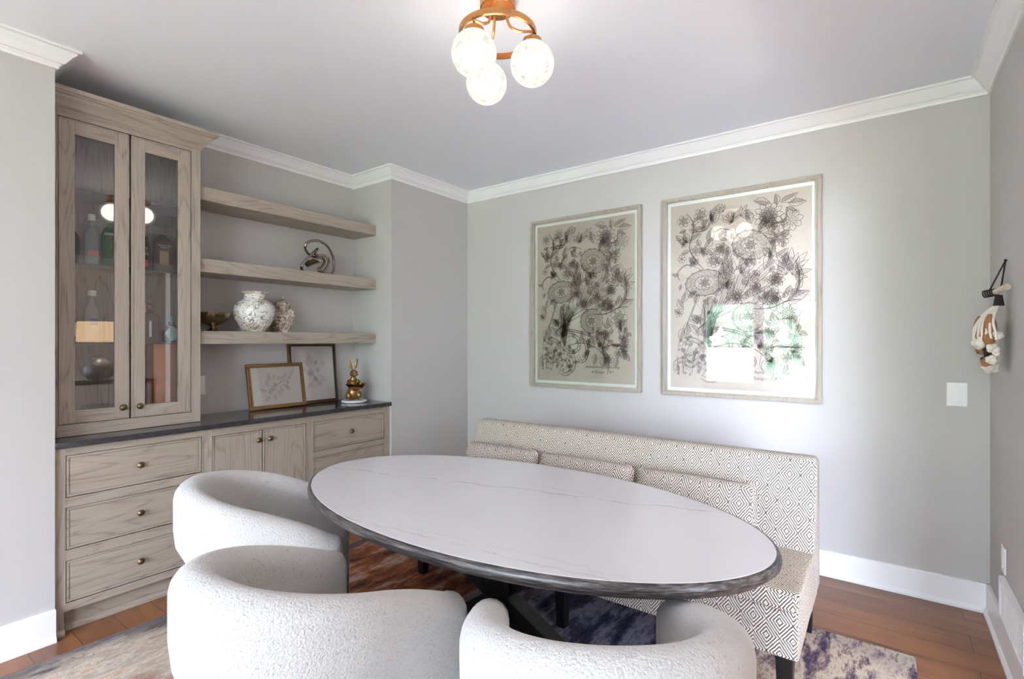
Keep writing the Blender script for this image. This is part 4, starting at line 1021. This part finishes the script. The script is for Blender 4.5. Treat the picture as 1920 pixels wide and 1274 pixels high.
# ------------------------------------------------------------------ ceiling light
CLX, CLY = 1.846, -1.927; BULB = 7.5
t = thing('ceiling_light', 'brass flush-mount ceiling light with three lit white glass globes, above the table', 'ceiling light', (CLX, CLY, H))
bm = B(); lathe(bm, [(0, H-.0005), (.070, H-.0005), (.070, H-.028), (.066, H-.031), (0, H-.031)], (CLX, CLY, 0), 40); obj('canopy', bm, BRASS, t)
bm = B(); RR = .150; zr = 2.590
lathe(bm, [(RR-.006, zr-.011), (RR+.004, zr-.011), (RR+.004, zr+.011), (RR-.006, zr+.011), (RR-.006, zr-.011)], (CLX, CLY, 0), 56)
obj('ring', bm, BRASS, t)
GP = [(1.834, -2.056), (1.972, -1.869), (1.733, -1.857)]
for i, (gx, gy) in enumerate(GP):
    a = math.atan2(gy-CLY, gx-CLX); c, s = math.cos(a), math.sin(a)
    a2 = a+PI/3*.0
    bm = B(); f = lambda r, z, aa=a2: (CLX+r*math.cos(aa), CLY+r*math.sin(aa), z)
    tube(bm, spline([f(.035, H-.03), f(.038, 2.655), f(.050, 2.62), f(.085, 2.597), f(.125, 2.590), f(RR-.004, 2.590)], 5), .0055, 10); obj('arm', bm, BRASS, t)
    bm = B(); tube(bm, [(gx, gy, 2.545), (gx, gy, 2.59)], .005, 10)
    tube(bm, [(gx, gy, 2.59), f(RR, 2.59)], .005, 8)
    lathe(bm, [(0, 2.565), (.014, 2.565), (.036, 2.556), (.038, 2.550), (.038, 2.534), (.034, 2.534)], (gx, gy, 0), 28); obj('globe_holder', bm, BRASS, t)
    bm = B(); ball(bm, (gx, gy, 2.462), .0855, 40); obj('glass_globe', bm, GLOBE, t, smooth=60)
    pl = bpy.data.lights.new('bulb', 'POINT'); pl.energy = BULB; pl.shadow_soft_size = .07; pl.color = (1, .93, .86); po = bpy.data.objects.new('bulb', pl); COL.objects.link(po); po.location = (gx, gy, 2.462)

# ------------------------------------------------------------------ dining table
TX, TY = 1.840, -1.910; A_, B__ = .991, .539
t = thing('dining_table', 'oval dining table with white veined top, dark oak rim and black crossed legs', 'table', (TX, TY, .012))
def ell(bm, prof, seg=160):
    rows = []
    for o, z in prof:
        rows.append([bm.verts.new((TX+(A_+o)*math.cos(2*PI*k/seg), TY+(B__+o)*math.sin(2*PI*k/seg), z)) for k in range(seg)])
    grid_faces(bm, rows, False, True); return rows
bm = B(); r = ell(bm, [(0, .745), (0, .7595), (-.0015, .761)]); bm.faces.new(r[-1]); bm.faces.new(r[0]); obj('tabletop', bm, MARBLE, t)
bm = B(); r = ell(bm, [(.0005, .730), (.0005, .7600), (.005, .7605), (.009, .757), (.014, .748), (.0155, .741), (.014, .735), (.008, .728), (-.003, .722), (-.006, .715), (-.03, .712), (-.08, .712), (-.08, .730)])
grid_faces(bm, [r[-1], r[0]], False, True); obj('table_edge', bm, DRKOAK, t, smooth=50)
bm = B(); r = ell(bm, [(-.10, .714), (-.10, .745)]); bm.faces.new(r[0]); bm.faces.new(r[1]); obj('underside', bm, BLACKWOOD, t)
Cc = Vector((TX, TY, .38))
for p0, p1, w in (((2.32, -1.79, .014), (1.40, -2.03, .722), .085), ((1.30, -2.02, .014), (2.34, -1.80, .722), .085), ((1.70, -1.62, .014), (1.99, -2.18, .722), .075), ((2.03, -2.20, .014), (1.66, -1.62, .722), .075)):
    bm = B(); P0, P1 = Vector(p0), Vector(p1); d = (P1-P0).normalized()
    a = Vector((0, 0, 1)).cross(d).normalized(); u = Vector((d.x, d.y, 0)).normalized()
    vs = [bm.verts.new(p+a*sx*w/2+u*sy*w/2*1.15) for p in (P0, P1) for sx, sy in ((-1, -1), (1, -1), (1, 1), (-1, 1))]
    for q in ((0, 1, 2, 3), (7, 6, 5, 4), (0, 4, 5, 1), (1, 5, 6, 2), (2, 6, 7, 3), (3, 7, 4, 0)): bm.faces.new([vs[i] for i in q])
    obj('leg', bm, BLACKWOOD, t, bevel=.003)

# ------------------------------------------------------------------ bench
bx0, bx1 = .835, 2.832
t = thing('upholstered_bench', 'long armless bench in cream and black diamond fabric behind the table', 'bench', ((bx0+bx1)/2, -1.1, .012))
def prof_round(pts, rads, n=5):
    out = []; m = len(pts)
    for i in range(m):
        p = Vector(pts[i]); a = Vector(pts[i-1])-p; b_ = Vector(pts[(i+1) % m])-p; r = rads[i]
        if r == 0: out.append(tuple(p)); continue
        r = min(r, a.length*.49, b_.length*.49); s = p+a.normalized()*r; e = p+b_.normalized()*r
        for k in range(n+1):
            q = k/n; out.append(tuple(s*(1-q)**2+p*2*q*(1-q)+e*q*q))
    return out
def soft_extrude(bm, poly, x0, x1, edge=.018, nx=24, puff=0):
    """extrude a (y,z) outline along x with rounded ends"""
    c = Vector((sum(p[0] for p in poly)/len(poly), sum(p[1] for p in poly)/len(poly))); rows = []
    st = [(x0, edge), (x0+edge*.13, edge*.5), (x0+edge*.5, edge*.13), (x0+edge, 0)]+[(x0+edge+(x1-x0-2*edge)*i/nx, 0) for i in range(1, nx)]+[(x1-edge, 0), (x1-edge*.5, edge*.13), (x1-edge*.13, edge*.5), (x1, edge)]
    for x, sh in st:
        row = []
        for p in poly:
            d = Vector(p)-c; l = d.length; q = c+d*(max(l-sh, .001)/l)
            if puff: q.y += puff*math.sin(PI*(x-x0)/(x1-x0))*max(0, (q.y-c.y))*8
            row.append(bm.verts.new((x, q.x, q.y)))
        rows.append(row)
    grid_faces(bm, rows, False, True, True)
def subdiv_poly(poly, d=.03):
    out = []
    for i in range(len(poly)):
        a = Vector(poly[i]); b_ = Vector(poly[(i+1) % len(poly)]); n = max(1, int((b_-a).length/d))
        for k in range(n): out.append(tuple(a+(b_-a)*k/n))
    return out
bm = B(); soft_extrude(bm, subdiv_poly(prof_round([(-1.445, .225), (-1.445, .40), (-.80, .40), (-.80, .225)], [.012, .02, .01, .01])), bx0, bx1, .012); obj('seat_base', bm, DIAMOND, t, uv=True, smooth=60)
bm = B(); soft_extrude(bm, subdiv_poly(prof_round([(-1.452, .401), (-1.450, .468), (-.93, .462), (-.93, .401)], [.012, .045, .01, .01])), bx0-.004, bx1+.004, .022, puff=.05); obj('seat_cushion', bm, DIAMOND, t, uv=True, smooth=60)
bm = B(); soft_extrude(bm, subdiv_poly(prof_round([(-.995, .445), (-.845, .845), (-.755, .848), (-.735, .225), (-.83, .225)], [.02, .035, .03, .01, .02])), bx0-.003, bx1+.003, .022); obj('backrest', bm, DIAMOND, t, uv=True, smooth=60)
def tleg(x, y, dx, dy, w0=.030, w1=.021):
    bm = B(); v0 = [bm.verts.new((x+sx*w0, y+sy*w0, .228)) for sx, sy in ((-1, -1), (1, -1), (1, 1), (-1, 1))]; v1 = [bm.verts.new((x+dx+sx*w1, y+dy+sy*w1, .0125)) for sx, sy in ((-1, -1), (1, -1), (1, 1), (-1, 1))]
    bm.faces.new(v0); bm.faces.new(v1[::-1])
    for i in range(4): bm.faces.new((v0[i], v0[(i+1) % 4], v1[(i+1) % 4], v1[i]))
    obj('leg', bm, BLACK, t, bevel=.002)
for x in (.885, 1.835, 2.785): tleg(x, -1.405, 0, 0)
for x in (.885, 1.835, 2.785): tleg(x, -.785, 0, .03, .026)
def pillow(x0, x1, lab):
    cx_ = (x0+x1)/2; w = x1-x0; h = .27; t = thing('lumbar_pillow', lab, 'pillow', (cx_, -1.03, .465), 0, 'lumbar pillows on the bench')
    bm = B(); nx, nz = 30, 14; M = Matrix.Translation((cx_, -1.075, .476)) @ Matrix.Rotation(-.36, 4, 'X')
    rnd = random.Random(int(x0*100))
    front, back = [], []
    for i in range(nx+1):
        fr, bk = [], []
        for j in range(nz+1):
            u = i/nx*2-1; v = j/nz*2-1
            k = ((1-abs(u)**4)*(1-abs(v)**3.2))
            pin = 1-.05*(abs(u)*abs(v))**2
            wob = noise.noise(Vector((u*4, v*3, x0*10)))*.006*k
            X = u*w/2*(1-.022*(1-v*v)*0)*pin; Z = h/2+v*h/2*pin
            th = .066*max(k, 0)**.5
            fr.append(bm.verts.new(M @ Vector((X, -th+wob, Z)))); bk.append(bm.verts.new(M @ Vector((X, th*.7+.004, Z))) if 0 < i < nx and 0 < j < nz else fr[-1])
        front.append(fr); back.append(bk)
    grid_faces(bm, front); 
    for i in range(nx):
        for j in range(nz):
            vs = []
            for v in (back[i][j], back[i][j+1], back[i+1][j+1], back[i+1][j]):
                if v not in vs: vs.append(v)
            try: bm.faces.new(vs)
            except ValueError: pass
    obj('cushion', bm, DIAMOND, t, uv=True, smooth=70)
    bm = B(); pts = []
    for i in range(40):
        a = 2*PI*i/40; c, s = math.cos(a), math.sin(a); q = (abs(c)**10+abs(s)**10)**(-.1)
        pts.append(M @ Vector((c*q*w/2*.992, .001, h/2+s*q*h/2*.992)))
    tube(bm, pts, .0038, 6, True); obj('piping', bm, DIAMOND, t, uv=True)
pillow(.875, 1.425, 'diamond-patterned lumbar pillow at the left end of the bench')
pillow(1.445, 2.025, 'middle of the three diamond-patterned lumbar pillows on the bench')
pillow(2.040, 2.625, 'right-most diamond-patterned lumbar pillow, largest in view, on the bench')

# ------------------------------------------------------------------ barrel chairs
CS = dict(w=.262, lf=.278, b=.262, ha=.641, hb=.826, p=1.3, r=.056)
def chair_mesh_shell():
    c = CS; bm = B(); t_ = c['r']
    path = []
    nf = 9
    for i in range(nf): path.append((-c['w'], c['lf']*(1-i/nf), (-1, 0)))
    na = 34
    for i in range(na+1):
        a = PI*i/na; path.append((-c['w']*math.cos(a), -c['b']*math.sin(a), (-math.cos(a), -math.sin(a))))
    for i in range(1, nf+1): path.append((c['w'], c['lf']*i/nf, (1, 0)))
    def zt(y):
        q = min(max((c['lf']-y)/(c['lf']+c['b']), 0), 1)
        return c['ha']+(c['hb']-c['ha'])*(1.15*q-.15*q*q*(3-2*q)+.10*math.sin(PI*q))
    rows = []
    def section(x, y, n, ztop, k, kb=1.0):
        """closed loop: outer bottom -> outer top -> inner top -> inner bottom"""
        row = []
        outer = []; R = t_*k
        zb = .045+.0*kb; rt = min(R, .055)
        def P(off, z, taper=True):
            tp = 0
            if taper:
                s = (ztop-z)/(ztop-.05); bw = min(1, max(0, (.10-y)/.24)); tt = max(0, (.645-z)/.14)
                tp = .004*math.sin(PI*s)*(1-bw)-.025*s**2.2*(1-bw)-bw*min(.06*tt*tt, .093)
            return bm.verts.new((x+n[0]*(off+tp), y+n[1]*(off+tp), z))
        for z in [zb, zb+.05, zb+.12, zb+.2, zb+.3]+[zb+.3+(ztop-rt-zb-.3)*q for q in (.15, .3, .45, .6, .75, .88, 1)]: row.append(P(R, z))
        for q in range(1, 8):
            a = PI*q/8; row.append(P(R*math.cos(a), ztop-rt+rt*math.sin(a)))
        for z in [ztop-rt, ztop-rt-.08, .40, .30]: row.append(bm.verts.new((x-n[0]*R*.98, y-n[1]*R*.98, z)))
        return row
    # rounded front ends
    def cap_secs(x, n, sign):
        out = []
        for a in (88, 74, 58, 40, 20):
            s, k = math.sin(math.radians(a)), math.cos(math.radians(a)); out.append(section(x, c['lf']+.036*s, n, zt(c['lf'])-.030*(1-k), 1-.62*(1-k)))
        return out
    rows += cap_secs(-c['w'], (-1, 0), 1)
    for x, y, n in path: rows.append(section(x, y, n, zt(y), 1))
    rows += cap_secs(c['w'], (1, 0), 1)[::-1]
    grid_faces(bm, rows, False, True, True)
    return bm
def ushape(c_off, n=36, lf=0):
    c = CS; pts = []; w = c['w']-c_off; b_ = c['b']-c_off; f = c['lf']+lf
    pts += [(w, f-.04), (w-.015, f-.012), (w-.04, f)]; pts += [(-w+.04, f), (-w+.015, f-.012), (-w, f-.04)]
    for i in range(n+1):
        a = PI*i/n; pts.append((-w*math.cos(a), -b_*math.sin(a)))
    return pts
def chair(loc, ang, lab):
    t = thing('barrel_chair', lab, 'chair', (loc[0], loc[1], .012), ang, 'barrel chairs round the table')
    obj('shell', chair_mesh_shell(), BOUCLE, t, world=False, smooth=70)
    bm = B(); rows = []
    for off, z, lf in ((.075, .285, .0), (.058, .30, .012), (.0545, .33, .02), (.0545, .40, .02), (.058, .425, .015), (.075, .440, .0), (.12, .447, -.05)):
        rows.append([bm.verts.new((p[0], p[1], z)) for p in ushape(off, lf=lf)])
    grid_faces(bm, rows, False, True, True); obj('seat_cushion', bm, BOUCLE, t, world=False, smooth=60)
    bm = B(); rows = [[bm.verts.new((p[0], p[1], z)) for p in ushape(o_, lf=-.005-o_+.0545)] for o_, z in ((.115, .05), (.0545, .282))]
    grid_faces(bm, rows, False, True, True); obj('seat_base', bm, BOUCLE, t, world=False, smooth=50)
    bm = B(); lathe(bm, [(0, 0), (.20, 0), (.205, .005), (.205, .045), (0, .045)], (0, -.02, 0), 40); obj('swivel_plinth', bm, BLACKWOOD, t, world=False)
    return t
chair((1.035, -2.430), math.radians(-38.3), 'cream boucle barrel chair by the table end, just in front of the drawers')
chair((1.818, -2.728), math.radians(3.2), 'cream boucle barrel chair in the left foreground, overlapping the chair behind it')
chair((2.562, -2.468), math.radians(36.5), 'cream boucle barrel chair in the right foreground with its back to the viewer')

# ------------------------------------------------------------------ rug
bm = B(); rbox(bm, .178, 3.19, -3.14, -.705, .0005, .0115, .004, 2)
o = obj('area_rug', bm, RUG); tag(o, 'large distressed rug in sand, rust and indigo under the table and chairs', 'rug')

# ------------------------------------------------------------------ hall seen reflected in the hutch glass
t = thing('console_table', 'dark console table in the hall under the lamp, seen reflected in the hutch glass', 'table', (4.62, -1.42, 0))
bm = B(); box(bm, 4.42, 4.82, -2.0, -.84, .84, .875); obj('top', bm, BLACKWOOD, t, bevel=.003)
for x in (4.45, 4.79):
    for y in (-1.97, -.87):
        bm = B(); box(bm, x-.02, x+.02, y-.02, y+.02, 0, .84); obj('leg', bm, BLACKWOOD, t)
t = thing('table_lamp', 'grey jug lamp with lit beige shade on the hall console, reflected in the hutch glass', 'lamp', (4.62, -1.41, .8755))
bm = B(); lathe(bm, [(0, 0), (.07, 0), (.11, .02), (.165, .09), (.175, .15), (.15, .21), (.085, .26), (.05, .285), (.045, .32), (0, .32)], seg=40); obj('lamp_base', bm, plain('grey_glazed_jug', srgb(92, 92, 94), .2), t, world=False, smooth=60)
bm = B(); tube(bm, spline([(-.05, -.045, .30), (-.06, -.085, .31), (-.06, -.115, .27), (-.06, -.11, .23)], 5), .012, 10); obj('handle', bm, plain('grey_jug_handle', srgb(92, 92, 94), .2), t, world=False)
bm = B(); tube(bm, [(0, 0, .31), (0, 0, .70)], .006, 10); obj('stem', bm, BRASS, t, world=False)
bm = B(); rows = [[bm.verts.new((r*math.cos(2*PI*k/48), r*math.sin(2*PI*k/48), z)) for k in range(48)] for r, z in ((.225, .49), (.215, .745), (.212, .745), (.222, .49))]
grid_faces(bm, rows, True, True); obj('lampshade', bm, SHADE, t, world=False, smooth=60)
ll = bpy.data.lights.new('lamp_bulb', 'POINT'); ll.energy = 45; ll.shadow_soft_size = .05; ll.color = (1, .84, .66); lo_ = bpy.data.objects.new('lamp_bulb', ll); COL.objects.link(lo_); lo_.location = (4.62, -1.41, 1.50)
t = thing('stair_railing', 'dark curved stair handrail with iron balusters in the hall, seen reflected in the hutch glass', 'railing', (5.6, -1.6, 0))
bm = B(); tube(bm, spline([(5.5, -2.6, 1.45), (5.5, -2.0, 1.75), (5.5, -1.65, 1.98), (5.5, -1.52, 2.15), (5.5, -1.5, 2.6)], 6), .035, 10); obj('handrail', bm, BLACKWOOD, t)
for y, z in ((-2.5, 1.49), (-2.2, 1.64), (-1.9, 1.80), (-1.7, 1.93)):
    bm = B(); tube(bm, [(5.5, y, .0), (5.5, y, z)], .009, 8); obj('baluster', bm, BLACK, t)

# ------------------------------------------------------------------ light
w = bpy.data.worlds.new('world'); SC.world = w; w.use_nodes = True
nt = w.node_tree; nt.nodes.clear(); ow = nt.nodes.new('ShaderNodeOutputWorld'); bg = nt.nodes.new('ShaderNodeBackground')
bg.inputs[0].default_value = (.80, .89, 1.14, 1); bg.inputs[1].default_value = 27.0; L(nt, bg.outputs[0], ow.inputs[0])
def area(name, loc, rot, sx, sy, power=None, col=(1, 1, 1), portal=False):
    l = bpy.data.lights.new(name, 'AREA'); l.shape = 'RECTANGLE'; l.size = sx; l.size_y = sy; l.color = col
    if portal: l.cycles.is_portal = True
    else: l.energy = power
    o = bpy.data.objects.new(name, l); COL.objects.link(o); o.location = loc; o.rotation_euler = rot; return o
area('window_portal', ((HALL[0]+HALL[1])/2, YH-.13, (HALL[2]+HALL[3])/2), (PI/2, 0, 0), HALL[1]-HALL[0], HALL[3]-HALL[2], portal=True)
area('window_portal', (W+.13, (RY0+RY1)/2, 1.27), (0, PI/2, 0), 2.3, RY1-RY0, portal=True)
for (a, b_, c, d) in REAR: area('window_portal', ((a+b_)/2, YB-.13, (c+d)/2), (PI/2, 0, 0), b_-a, d-c, portal=True)
GLOBE_E.inputs[1].default_value = 0.68
sun = bpy.data.lights.new('sun', 'SUN'); sun.energy = 55; sun.angle = .02; sun.color = (1, .97, .95); so = bpy.data.objects.new('sun', sun); COL.objects.link(so); so.rotation_euler = Vector((-.16, -.62, -.77)).to_track_quat('-Z', 'Y').to_euler()

# ------------------------------------------------------------------ camera
cam = bpy.data.cameras.new('camera'); co = bpy.data.objects.new('camera', cam); COL.objects.link(co)
cam.sensor_width = 36; cam.lens = 36*953.354/1920; cam.shift_y = 2.4/1920; cam.clip_start = .02
co.location = (3.0807, -3.5159, 1.3806); co.rotation_euler = (PI/2, 0, .6323)
SC.camera = co
vs = SC.view_settings; SC.display_settings.display_device = 'sRGB'
vs.view_transform = 'Standard'; vs.look = 'None'; vs.gamma = 1; vs.use_curve_mapping = False; vs.exposure = 0.93
cy = SC.cycles; cy.max_bounces = 10; cy.diffuse_bounces = 6; cy.glossy_bounces = 5; cy.transparent_max_bounces = 16; cy.sample_clamp_indirect = 8; cy.use_denoising = True
